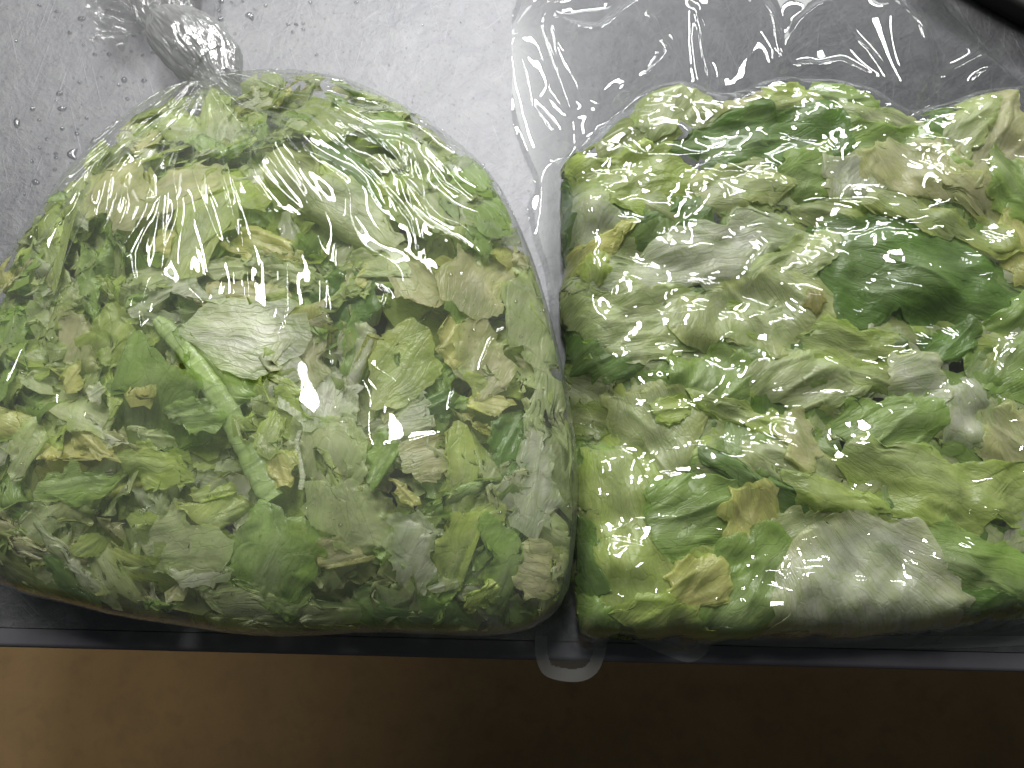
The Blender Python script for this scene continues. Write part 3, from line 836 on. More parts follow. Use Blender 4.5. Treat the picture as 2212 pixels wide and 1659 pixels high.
# sealed margin: the two sheets welded into one thicker frosted band
tabm = (sdo < SEAM) & ((GY < at2(1250, 1372, 0)[1]))
heightfield('seal_seam', film * 0 + 0.0006 + 0.0004 * fbm(GX / 0.03, GY / 0.03, 5), sdo, tabm, M_SEAL, vbag)
heightfield('bottom_film', np.full_like(film, 0.0003) , sdo, (sdo > 0.004) & (sdc < 0.004) & (GY > -1), M_FILM_UNDER, vbag)

# ================================================================== KNOTTED BAG (full, rounded)
ZEQ, HL = 0.040, 0.056
outl_px = [(455, 158), (540, 150), (620, 153), (700, 165), (800, 198), (900, 250), (1000, 322), (1075, 395), (1118, 480), (1158, 580), (1187, 680), (1214, 790),
           (1236, 900), (1250, 1000), (1248, 1100), (1240, 1200), (1226, 1290), (1170, 1352), (1080, 1374), (950, 1372), (800, 1365), (650, 1376), (520, 1372),
           (400, 1352), (270, 1335), (150, 1305), (60, 1285), (0, 1262), (-90, 1200), (-150, 1050), (-140, 880), (-75, 730), (-5, 620), (30, 565), (80, 492), (140, 415), (200, 340),
           (250, 280), (310, 230), (370, 190), (415, 168)]
OL = smooth_poly(np.array([at2(x, y, ZEQ) for x, y in outl_px]), 1)
KW = at2(440, 152, ZEQ)
CL = np.array(at2(560, 800, ZEQ))
NT_ = 1000
cLc = CL
def radial_about(P, c, n):
    th = np.arange(n) / n * 2 * math.pi
    dx, dy = np.cos(th), np.sin(th); r = np.zeros(n)
    for i in range(len(P)):
        p = P[i] - c; e = P[(i + 1) % len(P)] - P[i]
        den = dx * e[1] - dy * e[0]
        with np.errstate(divide='ignore', invalid='ignore'):
            t = (p[0] * e[1] - p[1] * e[0]) / den; u = (p[0] * dy - p[1] * dx) / den
        ok = (t > 0) & (u >= -1e-6) & (u <= 1 + 1e-6)
        r = np.where(ok & (t > r), t, r)
    return r
RB = radial_about(OL, CL, NT_)
THB = np.arange(NT_) / NT_ * 2 * math.pi
PE, QE = 3.3, 2.1
def dome(x, y):
    dx = x - CL[0]; dy = y - CL[1]
    th = np.arctan2(dy, dx) % (2 * math.pi)
    s = np.hypot(dx, dy) / np.interp(th, THB, RB, period=2 * math.pi)
    z = ZEQ + HL * np.clip(1 - np.clip(s, 0, 1) ** PE, 0, 1) ** (1 / QE)
    # lower towards the neck
    dk = np.hypot(x - KW[0], y - KW[1])
    z = ZEQ - 0.006 + (z - ZEQ + 0.006) * (0.35 + 0.65 * sstep(dk, 0.0, 0.13))
    z = z + 0.006 * pn(x / 0.09 + 3, y / 0.09, 81) * sstep(1 - s, 0, 0.3)
    return z, s
def dome1(x, y):
    z, s = dome(np.array([x]), np.array([y])); return float(z[0])

# traced pieces of the knotted bag: (colour, fibre angle, depth mm, label, points, curl)
LH = [
 ('pgreen', 0, 6, 'pale green round piece under the gathered neck', [(355,262),(400,248),(435,255),(432,300),(395,308),(360,290)]),
 ('pgreen', 90, 5, 'greyish green piece inside the film pocket below the knot', [(432,225),(475,215),(518,240),(520,290),(480,315),(436,300)]),
 ('green', 30, 9, 'green folded piece below the film pocket', [(430,300),(490,318),(550,330),(570,350),(500,352),(440,330)]),
 ('olive', -30, 8, 'olive piece high on the rounded shoulder of the bag', [(620,215),(700,225),(760,255),(740,300),(660,290),(610,255)]),
 ('green', -40, 7, 'mid green leaf under the upper rim facing the flat pack', [(780,250),(860,270),(930,320),(960,370),(900,380),(820,330)]),
 ('dark', -45, 10, 'dark green leaf deep under the shoulder of the knotted bag', [(690,320),(740,310),(800,370),(850,430),(800,450),(740,410),(700,370)]),
 ('olive', -50, 5, 'olive green rounded leaf high on the side facing the flat pack', [(880,400),(940,390),(1000,430),(1010,480),(960,500),(900,470)]),
 ('green', -60, 6, 'green strip near the upper right rim of the knotted bag', [(990,370),(1050,400),(1090,460),(1100,510),(1050,500),(1010,440)]),
 ('pgreen', -35, 4, 'large greyish green leaf crossing the upper middle', [(590,368),(655,335),(720,398),(800,438),(852,478),(842,512),(760,535),(700,518),(650,462),(598,428)]),
 ('tan', 60, 6, 'tan yellowish leaf on the upper left shoulder', [(190,400),(230,358),(300,368),(332,430),(300,482),(230,472)]),
 ('tan', 30, 5, 'pinkish tan folded leaf below the gathered neck', [(345,385),(420,362),(482,388),(472,450),(410,492),(358,462)]),
 ('lime', 65, 7, 'yellow-green leaf running down from the neck', [(500,332),(560,342),(572,420),(520,480),(450,562),(398,532),(430,440)]),
 ('yellow', 40, 3, 'small yellow scrap beside the tan folded leaf', [(328,500),(385,495),(396,530),(360,552),(325,545)]),
 ('yellow', -20, 6, 'frilly yellow curl in the upper middle', [(508,542),(560,492),(592,512),(642,530),(662,572),(600,578),(556,566)]),
 ('olive', 85, 8, 'olive leaf down the left flank of the knotted bag', [(80,520),(140,460),(190,500),(180,590),(120,620),(70,580)]),
 ('green', 80, 6, 'narrow green blade along the left flank', [(178,560),(205,550),(215,640),(200,690),(180,650)]),
 ('dark', 0, 16, 'dark green piece deep in the left flank', [(60,610),(120,600),(130,650),(90,665),(60,650)]),
 ('pgreen', 5, 6, 'ruffled pale green strip above the big white leaf', [(390,560),(450,560),(520,570),(560,590),(500,602),(430,592)]),
 ('pgreen', -10, 5, 'ruffled strip beside the dark gap in the middle', [(560,545),(640,570),(690,605),(660,618),(590,590),(550,570)]),
 ('pale', 25, 5, 'thin white wavy strip left of the big white leaf', [(297,652),(335,612),(400,602),(462,645),(440,656),(380,632),(332,655),(322,678),(300,676)]),
 ('tan', -5, 6, 'cream strip tucked behind the big white leaf', [(455,645),(500,610),(560,608),(610,632),(600,655),(520,660)]),
 ('dark', 70, 9, 'dark green piece right of the big white leaf', [(690,640),(752,600),(800,618),(800,690),(740,712),(700,700)]),
 ('pgreen', 0, 5, 'pale green frill above the dark green piece', [(730,560),(800,540),(870,570),(880,610),(820,620),(750,600)]),
 ('tan', -45, 6, 'cream folded frill left of the tall yellow leaf', [(860,560),(930,575),(960,620),(930,660),(880,640),(850,600)]),
 ('lime', 75, 8, 'yellow-green leaf left of the long green stem', [(215,690),(258,668),(292,700),(282,762),(240,790),(210,750)]),
 ('green', 70, 5, 'mid green leaf pressed against the film left of the stem', [(222,800),(270,772),(332,762),(372,800),(412,855),(420,902),(390,932),(330,932),(282,945),(250,902),(225,850)]),
 ('lime', 65, 4, 'bright yellow-green leaf margin along the mid green leaf', [(222,800),(240,790),(250,850),(290,920),(300,950),(265,925),(235,880)]),
 ('green', -50, 8, 'vivid green leaf behind the white leaf and the stem', [(398,735),(442,728),(500,788),(535,812),(532,862),(500,892),(468,850),(428,800)]),
 ('pale', 30, 8, 'whitish piece under the tip of the big white leaf', [(540,830),(600,800),(650,770),(640,840),(590,880),(545,880)]),
 ('pale', 35, 3, 'white ragged chunk near the left side', [(188,838),(215,826),(224,855),(210,872),(190,862)]),
 ('tan', 80, 6, 'cream leaf strip in the left flank', [(130,700),(165,680),(200,720),(205,790),(165,790),(140,750)]),
 ('yellow', 60, 4, 'small orange-yellow scrap near the left side', [(130,802),(165,785),(177,822),(160,852),(140,838)]),
 ('pale', -30, 3, 'whitish translucent scrap below the mid green leaf', [(165,905),(202,888),(236,930),(278,952),(240,970),(200,942),(170,922)]),
 ('yellow', -40, 6, 'tan yellow strip under the whitish translucent scrap', [(140,915),(175,912),(215,950),(255,985),(230,990),(180,960),(145,940)]),
 ('pgreen', 60, 4, 'pale green leaf low in the left flank', [(28,952),(80,918),(112,960),(92,1012),(45,1032)]),
 ('green', 10, 3, 'bright green veined leaf low at the left side', [(75,1050),(120,1010),(170,998),(202,1020),(242,1035),(222,1062),(170,1078),(110,1082)]),
 ('lime', -10, 5, 'yellow-green notched leaf between stem and left side', [(268,985),(320,970),(392,985),(402,1020),(370,1048),(310,1032),(280,1010)]),
 ('pgreen', -5, 6, 'long pale strip crossing below the mid green leaf', [(285,925),(330,925),(380,955),(360,968),(310,950)]),
 ('lime', 15, 4, 'small lime scrap beside the end of the green stem', [(410,1060),(455,1045),(502,1050),(490,1085),(430,1090)]),
 ('green', 5, 7, 'green leaf under the middle of the stem', [(360,870),(430,860),(480,890),(460,930),(390,930)]),
 ('yellow', -70, 3, 'orange-yellow triangular scrap right of the stem end', [(568,1000),(610,972),(644,985),(632,1012),(627,1062),(600,1047)]),
 ('lime', 80, 6, 'yellow-green leaf above the orange triangular scrap', [(555,905),(575,870),(610,885),(612,950),(590,990),(560,960)]),
 ('pale', 85, 5, 'pale ribbed leaf hanging in the centre of the bag', [(625,850),(660,800),(720,800),(760,860),(740,910),(690,920),(640,890)]),
 ('green', 75, 9, 'green leaf behind the veined yellow-green leaf', [(760,690),(800,700),(800,770),(770,820),(745,780)]),
 ('pale', 70, 7, 'greyish white strip beside the veined yellow-green leaf', [(750,720),(785,705),(800,760),(790,850),(760,870),(745,800)]),
 ('tan', 75, 4, 'upper tall yellow-cream leaf near the right flank', [(1010,518),(1050,522),(1092,562),(1090,650),(1040,670),(985,650),(965,592)]),
 ('tan', 70, 3, 'lower cream leaf with fine ribs near the right flank', [(985,705),(1040,690),(1098,760),(1108,810),(1080,850),(1030,855),(992,812)]),
 ('yellow', 60, 6, 'yellow crinkled edge left of the cream leaf', [(950,690),(985,680),(1000,740),(985,790),(955,760)]),
 ('pale', 20, 5, 'small white oval piece below the veined leaf', [(815,882),(880,880),(915,860),(924,890),(902,927),(860,937),(820,922)]),
 ('dark', 30, 8, 'dark green piece under the curled tip of the veined leaf', [(905,880),(940,850),(975,850),(985,880),(960,900),(925,895)]),
 ('yellow', -20, 5, 'yellow frill below the lower cream leaf', [(985,860),(1040,862),(1090,855),(1100,880),(1050,905),(1000,895)]),
 ('pgreen', 78, 3, 'long green leaf along the right flank of the knotted bag', [(1098,602),(1140,580),(1177,650),(1202,722),(1217,850),(1227,1000),(1238,1080),(1202,1080),(1180,950),(1150,870),(1120,750)]),
 ('pale', 80, 3, 'long whitish leaf low on the right flank', [(1135,920),(1165,903),(1182,960),(1202,1010),(1207,1100),(1135,1162),(1110,1100),(1125,1010)]),
 ('pgreen', 75, 2, 'narrow pale oval leaf beside the long whitish leaf', [(1043,1012),(1060,988),(1087,1030),(1077,1072),(1055,1082)]),
 ('dark', 60, 7, 'dark green leaf between pale leaves on the right side', [(1058,932),(1110,898),(1135,940),(1112,1012),(1080,1002)]),
 ('tan', 20, 4, 'cream yellow leaf in the centre right', [(868,962),(960,928),(1002,960),(962,1012),(902,1042)]),
 ('lime', 85, 6, 'tall pale yellow-green leaf in the centre right', [(970,960),(1010,950),(1040,1010),(1035,1120),(1010,1190),(975,1120)]),
 ('pgreen', 80, 5, 'pale green leaf hanging below the centre', [(640,930),(700,920),(770,930),(780,1000),(740,1060),(680,1050),(645,990)]),
 ('green', 60, 6, 'green leaf under the small white oval piece', [(790,960),(850,940),(870,1000),(840,1060),(800,1040)]),
 ('yellow', -45, 3, 'small orange curled scrap in the lower right', [(845,1030),(872,1040),(908,1082),(895,1098),(860,1072)]),
 ('pgreen', -75, 5, 'broad pale green leaf across the lower centre', [(690,1060),(760,1050),(830,1080),(840,1150),(790,1190),(720,1160),(690,1110)]),
 ('pale', 70, 3, 'white folded leaf low right with rounded top', [(830,1152),(900,1108),(948,1136),(938,1206),(917,1272),(900,1284),(868,1236)]),
 ('lime', 70, 4, 'pale lime wrinkled leaf right of the white folded leaf', [(950,1170),(1000,1120),(1040,1150),(1045,1210),(1010,1260),(960,1240)]),
 ('pale', 15, 2, 'thin white sliver at the lower right', [(922,1268),(960,1255),(998,1248),(990,1268),(940,1282)]),
 ('green', 70, 4, 'large green leaf at the lower right corner of the knotted bag', [(1045,1150),(1085,1140),(1125,1200),(1140,1290),(1100,1330),(1040,1310),(1060,1230)]),
 ('lime', 20, 2, 'chunky pale lime piece at the lower right', [(1010,1105),(1085,1083),(1092,1120),(1050,1142),(1015,1137)]),
 ('tan', -20, 4, 'pinkish cream chunk against the right flank near the front', [(1110,1190),(1165,1180),(1205,1230),(1200,1275),(1150,1290),(1115,1240)]),
 ('green', 70, 3, 'pointed green leaf with pale ribs at the bottom middle', [(490,1216),(525,1155),(555,1100),(622,1115),(692,1166),(652,1283),(620,1290),(550,1263),(500,1233)]),
 ('lime', 40, 5, 'frilly lime leaf above the pointed green leaf', [(410,1090),(470,1075),(540,1100),(560,1130),(500,1150),(440,1130)]),
 ('pgreen', 10, 6, 'greyish broad leaf left of the pointed leaf', [(300,1100),(380,1090),(450,1140),(480,1210),(400,1240),(320,1200)]),
 ('lime', 30, 2, 'small bright chunk low at the left', [(150,1182),(188,1150),(228,1163),(215,1195),(170,1205)]),
 ('pgreen', -60, 4, 'greyish green leaf below the small bright chunk', [(160,1200),(230,1190),(290,1240),(300,1290),(230,1280),(170,1250)]),
 ('pale', 20, 4, 'white ragged chunk at the bottom left of the middle', [(350,1215),(430,1195),(480,1215),(475,1255),(410,1262)]),
 ('pgreen', 0, 3, 'large dull grey-green leaf lying along the front bottom', [(450,1270),(540,1270),(640,1300),(760,1310),(740,1350),(600,1360),(480,1330)]),
 ('tan', 10, 4, 'pinkish cream scrap between pointed leaf and white folded leaf', [(690,1180),(740,1170),(790,1200),(805,1235),(770,1240),(700,1205)]),
 ('dark', -10, 5, 'dark green leaf along the front bottom of the knotted bag', [(780,1290),(860,1280),(950,1310),(1000,1350),(900,1365),(800,1350)]),
 ('olive', 0, 4, 'olive brown leaf at the lowest front edge of the bag', [(480,1330),(600,1340),(720,1345),(780,1365),(640,1372),(520,1366)]),
 ('dark', -45, 6, 'dark diagonal leaf strip low at the left corner', [(20,1130),(70,1140),(150,1220),(210,1290),(170,1300),(90,1230)]),
 ('pale', -48, 3, 'thin pale diagonal strip low at the left corner', [(60,1120),(100,1140),(190,1230),(260,1310),(235,1315),(150,1235)]),
 ('olive', -40, 4, 'olive diagonal strip low at the left corner', [(-10,1200),(40,1210),(120,1270),(180,1310),(120,1310),(20,1260)]),
 ('pgreen', 0, 1, 'long veined wide leaf', []),
]
LH = [q for q in LH if q[4]]
LH += [
 ('lime', 55, 1, 'yellow-green leaf with thin dark veins and a curled tip', [(800,773),(827,736),(870,693),(894,690),(924,716),(930,750),(957,786),(950,813),(914,843),(884,873),(860,880),(804,870),(799,836)]),
 ('pale', -5, 1, 'big smooth whitish leaf pressed against the film in the middle', [(383,700),(440,660),(483,650),(533,650),(623,643),(653,680),(682,710),(663,740),(647,763),(597,786),(553,823),(520,810),(467,770),(390,720)]),
]
GRID_L = None
def place_left(poly, ang, col, seed, depth, conform, tilt, curl, nseg, nring, jag, rib, ruf=1.0, wp=0.5, curlup=False):
    L = make_shape(poly, ang, col, seed, nseg, nring, jag, rib, wp); L.ang = ang
    zb = 0
    if curlup:      # one margin rolled up or tucked under
        side = 1 if seed % 2 else -1
        q = side * L.u; u0 = L.R * (0.15 + 0.4 * ((seed * 7) % 10) / 10); rc = L.R * (0.22 + 0.25 * ((seed * 3) % 10) / 10)
        a_ = np.clip((q - u0) / rc, 0, 3.3)
        dq = np.where(q > u0, u0 + rc * np.sin(a_) - q, 0)
        zb = rc * (1 - np.cos(a_)) * (1 if (seed // 2) % 2 else -1)
        ca, sa = math.cos(ang), math.sin(ang)
        L.x = L.x - sa * dq * side; L.y = L.y + ca * dq * side
    X = L.c[0] + L.x; Y = L.c[1] + L.y
    zs, s = dome(X, Y)
    zc = dome1(L.c[0], L.c[1])
    e = 1e-3
    gx = (dome1(L.c[0] + e, L.c[1]) - dome1(L.c[0] - e, L.c[1])) / (2 * e)
    gy = (dome1(L.c[0], L.c[1] + e) - dome1(L.c[0], L.c[1] - e)) / (2 * e)
    gx = np.clip(gx, -2.2, 2.2); gy = np.clip(gy, -2.2, 2.2)
    plane = zc + gx * L.x + gy * L.y
    base = conform * zs + (1 - conform) * plane
    Rm = L.R
    ruf_ = ruf * 0.0022 * sstep(L.rho, 0.45, 1.0) * (1.6 * pn(L.x * 110 + seed, L.y * 110, seed + 2) + 0.8 * pn(L.x * 260, L.y * 260 + seed, seed + 4))
    z = base - depth + tilt[0] * L.x + tilt[1] * L.y + curl * ((L.u / Rm) ** 2 - 0.3) * Rm + ruf_ + zb
    z += 0.0017 * fbm(L.uf / 0.013 + seed, L.v / 0.030, seed, 2) * ruf + 0.0012 * np.exp(-(L.u / (Rm * 0.12)) ** 2)
    lim = zs - 0.0022
    z = lim - np.logaddexp(0, (lim - z) / 0.002) * 0.002     # soft ceiling under the film
    z = np.maximum(z, 0.003)
    # sides: keep x,y inside the outline
    k = np.where(s > 0.985, 0.985 / np.maximum(s, 1e-6), 1.0)
    X = CL[0] + (X - CL[0]) * k; Y = CL[1] + (Y - CL[1]) * k
    return L, X, Y, z
def rand_in_l(smax=0.97):
    while True:
        x = rng.uniform(-0.40, 0.06); y = rng.uniform(-0.10, 0.36)
        _, s = dome(np.array([x]), np.array([y]))
        if s[0] < smax and x > -0.37: return x, y, float(s[0])
PALL = ['pgreen', 'pgreen', 'lime', 'lime', 'pale', 'olive', 'pgreen', 'green', 'green', 'yellow', 'pgreen', 'pale', 'tan']
heapL = Heap()
for k in range(540):
    x, y, s = rand_in_l(0.96)
    a = rng.uniform(0.011, 0.024); ang = rng.uniform(0, 6.28)
    b = a * rng.uniform(0.25, 0.85)
    cl = PALL[rng.integers(len(PALL))]
    dep = rng.uniform(0.008, 0.024)
    L, X, Y, Z = place_left(blob((x, y), a, b, ang), ang, cval(cl) * rng.uniform(0.8, 1.05), 9000 + k, dep, 0.0,
                            (rng.normal(0, 0.55), rng.normal(0, 0.55)), rng.normal(0, 0.5), 26, 6, 0.12, rng.uniform(0, 0.6), 1.0, 0.6, k % 4 == 0)
    heapL.add(L, X, Y, Z)
# solid bed under the heap, so that no light leaks through (packed lettuce deeper down)
for k in range(150):
    x, y, s = rand_in_l(0.9)
    L, X, Y, Z = place_left(blob((x, y), 0.028, 0.022, 0), rng.uniform(0, 6), cval(['olive', 'lime', 'pgreen'][k % 3]) * 0.95, 12000 + k, rng.uniform(0.020, 0.030), 0.0,
                            (rng.normal(0, 0.2), rng.normal(0, 0.2)), rng.normal(0, 0.3), 20, 5, 0.08, 0.2)
    heapL.add(L, X, Y, Z)
heapL.build('lettuce_shreds', 'small lettuce shreds packed deep between the larger pieces of the knotted bag')
LEFT = []
for k in range(82):
    x, y, s = rand_in_l(0.96)
    if k % 3 == 0:       # rim of the bag shows more of its small pieces
        while s < 0.72: x, y, s = rand_in_l(0.96)
    strip = rng.random() < 0.3
    a = rng.uniform(0.013, 0.027) if not strip else rng.uniform(0.018, 0.032)
    b = a * (rng.uniform(0.5, 0.85) if not strip else rng.uniform(0.16, 0.3))
    ang = rng.uniform(0, 6.28)
    cl = PALL[rng.integers(len(PALL))]
    L, X, Y, Z = place_left(blob((x, y), a, b, ang), ang, cval(cl) * rng.uniform(0.85, 1.1), 15000 + k, rng.uniform(0.004, 0.012), 0.2,
                            (rng.normal(0, 0.28), rng.normal(0, 0.28)), rng.normal(0, 0.35), 52, 12, 0.10, rng.uniform(0, 0.6), 1.3, 0.8, k % 5 < 3)
    LEFT.append((emit('lettuce_piece', L, Z, (X, Y)), cl, L, None))
for k, (cl, deg, dep, label, pts) in enumerate(LH):
    f = lambda x, y: dome1(x, y) - dep * 0.001
    P = np.array([world_on(f, x, y) for x, y in pts])
    c = cval(cl)
    P = P.mean(0) + (P - P.mean(0)) * (1.30 if dep > 3 else 1.14 if dep > 1 else 1.04)
    conf = 1.0 if dep <= 3 else 0.45
    tl_ = 0.05 if dep <= 3 else 0.22
    L, X, Y, Z = place_left(smooth_poly(P, 1), to_ang(deg), c, 17000 + k * 5, dep * 0.00075, conf, (rng.normal(0, tl_), rng.normal(0, tl_)),
                            rng.normal(0, 0.12 if dep > 3 else 0.03), 76, 18, 0.03 if (cl == 'pale' and dep < 3) else 0.06,
                            0.12 if cl in ('dark', 'yellow', 'pale') else 0.4, 0.35 if dep <= 2 else 1.1, 0.12 if dep <= 2 else 0.42, dep >= 4 and k % 3 > 0)
    LEFT.append((emit('lettuce_piece', L, Z, (X, Y)), cl, L, label))
# the long green stem (leaf rib), a bent tapering half-tube with cross wrinkles
def stem(pts_px, w0, w1, dep, col, name, label):
    n = 90; m = 18
    P = np.array([world_on(lambda x, y: dome1(x, y) - dep, x, y) for x, y in pts_px])
    t = np.linspace(0, len(P) - 1, n)
    cx = np.interp(t, range(len(P)), P[:, 0]); cy_ = np.interp(t, range(len(P)), P[:, 1])
    for _ in range(14):
        cx[1:-1] = (cx[:-2] + cx[2:] + cx[1:-1]) / 3; cy_[1:-1] = (cy_[:-2] + cy_[2:] + cy_[1:-1]) / 3
    tx = np.gradient(cx); ty = np.gradient(cy_); q = np.hypot(tx, ty); tx /= q; ty /= q
    zc, _ = dome(cx, cy_)
    V = []; C = []; UV = []
    for i in range(n):
        f = i / (n - 1); w = (w0 + (w1 - w0) * f) * (0.55 + 0.45 * min(1, f * 14)) * (0.8 + 0.2 * min(1, (1 - f) * 14))
        w *= 1 + 0.05 * math.sin(i * 0.55) + 0.03 * math.sin(i * 1.3)
        for j in range(m):
            a = 2 * math.pi * j / m
            ca = math.cos(a); sa = math.sin(a)
            V.append((cx[i] - ty[i] * ca * w, cy_[i] + tx[i] * ca * w, zc[i] - dep - w * 0.1 + sa * w * 0.5 * (0.8 + 0.4 * abs(ca))))
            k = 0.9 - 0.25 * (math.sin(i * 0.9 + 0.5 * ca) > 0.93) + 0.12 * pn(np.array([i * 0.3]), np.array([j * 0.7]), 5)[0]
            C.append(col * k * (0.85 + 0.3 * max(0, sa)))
            UV.append((j * 0.0012, i * 0.0016))
    Fs = [(i * m + j, (i + 1) * m + j, (i + 1) * m + (j + 1) % m, i * m + (j + 1) % m) for i in range(n - 1) for j in range(m)]
    V = np.array(V)
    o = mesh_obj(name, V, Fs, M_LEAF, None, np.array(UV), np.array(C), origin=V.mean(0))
    L = Leaf(); L.c = V.mean(0)[:2]; L.R = 0.03
    return (o, 'green', L, label)
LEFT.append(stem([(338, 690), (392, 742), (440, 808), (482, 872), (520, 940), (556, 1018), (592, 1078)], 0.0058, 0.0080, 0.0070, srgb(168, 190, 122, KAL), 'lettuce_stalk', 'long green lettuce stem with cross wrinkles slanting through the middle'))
LEFT.append(stem([(655, 905), (640, 960), (655, 1030), (650, 1058)], 0.0016, 0.0018, 0.006, cval('pale'), 'lettuce_stalk', 'thin curved white stem below the centre'))

# labels for all the pieces
def where(px, py, right):
    if right:
        row = ['along the top border', 'in the upper part', 'just above the middle', 'just below the middle', 'in the lower part', 'by the front edge'][int(np.clip((py - 190) / 200, 0, 5))]
        colw = ['at the inner side', 'left of the middle', 'in the middle', 'right of the middle', 'near the picture border'][int(np.clip((px - 1200) / 205, 0, 4))]
        return f'{row} {colw}'
    row = ['near the knot', 'high in the bag', 'above the middle', 'at middle height', 'below the middle', 'low in the bag', 'at the front bottom'][int(np.clip((py - 160) / 178, 0, 6))]
    colw = ['at the far left flank', 'toward the left', 'in the centre', 'toward the right', 'at the inner flank'][int(np.clip(px / 250, 0, 4))]
    return f'{row} {colw}'
STOP = set('in at on below under beside between near along by left right of high low across with down behind poking standing lying deep crossing running above tucked pressed reaching facing stretched hanging folded folding surrounded curving slanting ending against inside into around leaning against hanging surrounded around'.split())
def short_name(l):
    w = l.split(); o = [w[0]]
    for x in w[1:]:
        if x in STOP: break
        o.append(x)
    return ' '.join(o[:5])
for lst, right, grp in ((RIGHT, True, GRP_R), (LEFT, False, GRP_L)):
    heroes = [(short_name(l[3]), to_px(tuple(l[0].location))) for l in lst if l[3] and 3 <= len(short_name(l[3]).split())]
    autos = []
    for (o, cl, L, label) in lst:
        if label is not None: tag(o, label, 'lettuce', grp); continue
        px, py = to_px(tuple(o.location))
        size = 'small' if L.R < 0.0135 else ('medium' if L.R < 0.019 else 'larger')
        head = f'{size} {COLS[cl][1]} {"pressed leaf" if right else "loose scrap"}'
        autos.append((o, head, px, py, f'{head} {where(px, py, right)}'))
    count = {}
    for a in autos: count[a[4]] = count.get(a[4], 0) + 1
    used_l = set()
    for o, head, px, py, lab in autos:
        if count[lab] > 1:
            for nm, (hx, hy) in sorted(heroes, key=lambda h: (h[1][0] - px) ** 2 + (h[1][1] - py) ** 2)[:4]:
                dx, dy = px - hx, py - hy
                rel_ = ('right of' if dx > 0 else 'left of') if abs(dx) > abs(dy) else ('below' if dy > 0 else 'above')
                lab = f'{head} {rel_} the {nm}'
                if lab not in used_l: break
        used_l.add(lab)
        tag(o, lab, 'lettuce', grp)

# -- film of the knotted bag
NTH, NPH = 1300, 360
th = np.arange(NTH) / NTH * 2 * math.pi
rb = np.interp(th, THB, RB, period=2 * math.pi)
rb = rb * (1 + 0.0025 * pn(th * 6, 0 * th + 1, 9))
phs = np.concatenate([np.linspace(0.02, 1, NPH) ** 0.92 * math.pi / 2])
rows = []
# top: from centre out to the equator
svals = np.sin(phs) ** (2 / PE)
X = CL[0] + svals[:, None] * rb * np.cos(th); Y = CL[1] + svals[:, None] * rb * np.sin(th)
Z, Sv = dome(X, Y)
Z[-1] = Z[-1] * 0 + np.minimum(Z[-1], ZEQ)
ang = np.arctan2(Y - KW[1], X - KW[0]); dk = np.hypot(X - KW[0], Y - KW[1])
inv = sstep(dk, 0.0, 0.03)
wob = 0.35 * pn(dk / 0.05, ang * 2, 21)
def ridge(n, p): return np.clip(1 - np.abs(n) * 2.4, 0, 1) ** p
pl1 = ridge(pn(ang * 3.2 + wob, dk / 0.25, 22), 2.5)
pl2 = ridge(pn(ang * 7.5 + wob * 1.5, dk / 0.14, 23), 2.0)
pl3 = pn(ang * 18, dk / 0.10, 24)
fade = np.exp(-dk / 0.26)
disp = inv * (0.0046 * pl1 * (0.35 + fade) + 0.0026 * pl2 * (0.3 + fade) + 0.0016 * pl3 * fade)
disp += 0.0011 * fbm(X / 0.06, Y / 0.07, 25, 2) + 0.00012 * pn(X / 0.012, Y / 0.03, 26)
LR = [
 (0.0022, 0.0034, [(362, 300), (362, 400), (352, 480), (362, 570)]),
 (0.0020, 0.0034, [(480, 385), (496, 450), (502, 520)]),
 (0.0022, 0.0036, [(548, 320), (556, 400), (580, 470), (612, 465)]),
 (0.0018, 0.0034, [(522, 480), (532, 560), (545, 680), (560, 740), (575, 790)]),
 (0.0022, 0.0036, [(702, 590), (706, 680), (712, 780), (720, 880)]),
 (0.0030, 0.0036, [(285, 560), (292, 600), (282, 650), (290, 690)]),
 (0.0025, 0.0030, [(820, 615), (840, 640), (828, 680)]),
 (0.0028, 0.0038, [(1035, 800), (1060, 740), (1095, 705)]),
 (0.0028, 0.0034, [(1000, 600), (1030, 640), (1070, 690)]),
 (0.0022, 0.0030, [(960, 790), (985, 840), (970, 885)]),
 (0.0022, 0.0034, [(815, 290), (850, 340), (885, 385), (870, 300)]),
 (0.0020, 0.0032, [(740, 250), (800, 300), (860, 380), (930, 450), (980, 500)]),
 (0.0020, 0.0032, [(700, 260), (780, 360), (850, 430), (890, 480), (905, 540)]),
 (0.0020, 0.0028, [(920, 350), (960, 400), (1020, 440)]),
 (0.0025, 0.0030, [(620, 250), (690, 240), (760, 290), (740, 330)]),
 (0.0025, 0.0030, [(300, 350), (320, 360), (335, 430), (300, 440), (272, 400)]),
 (0.0022, 0.0030, [(200, 370), (185, 420), (190, 470)]),
 (0.0020, 0.0030, [(70, 520), (110, 460), (150, 400)]),
 (0.0022, 0.0030, [(350, 280), (420, 230), (460, 180)]),
 (0.0024, 0.0034, [(430, 290), (440, 330), (475, 340), (515, 310)]),
 (0.0024, 0.0028, [(840, 960), (880, 955), (960, 935)]),
 (0.0016, 0.0022, [(1160, 620), (1185, 720), (1200, 860), (1212, 1000), (1210, 1130)]),
 (0.0022, 0.0028, [(600, 170), (700, 185), (800, 215), (900, 270), (980, 330)]),
 (0.0022, 0.0026, [(585, 200), (680, 215), (760, 245), (830, 290)]),
]
nrm_fade = sstep(1 - Sv, 0.0, 0.05)
for w, h, pts in LR:
    P = np.array([world_on(dome1, x, y) for x, y in pts])
    d, t_ = line_dist(P, X, Y)
    disp += h * 0.42 * np.exp(-(d / (w * 0.65)) ** 1.2) * np.sin(np.clip(t_, 0.06, 0.94) * math.pi) ** 0.4
Zt = Z + disp * (0.35 + 0.65 * nrm_fade)
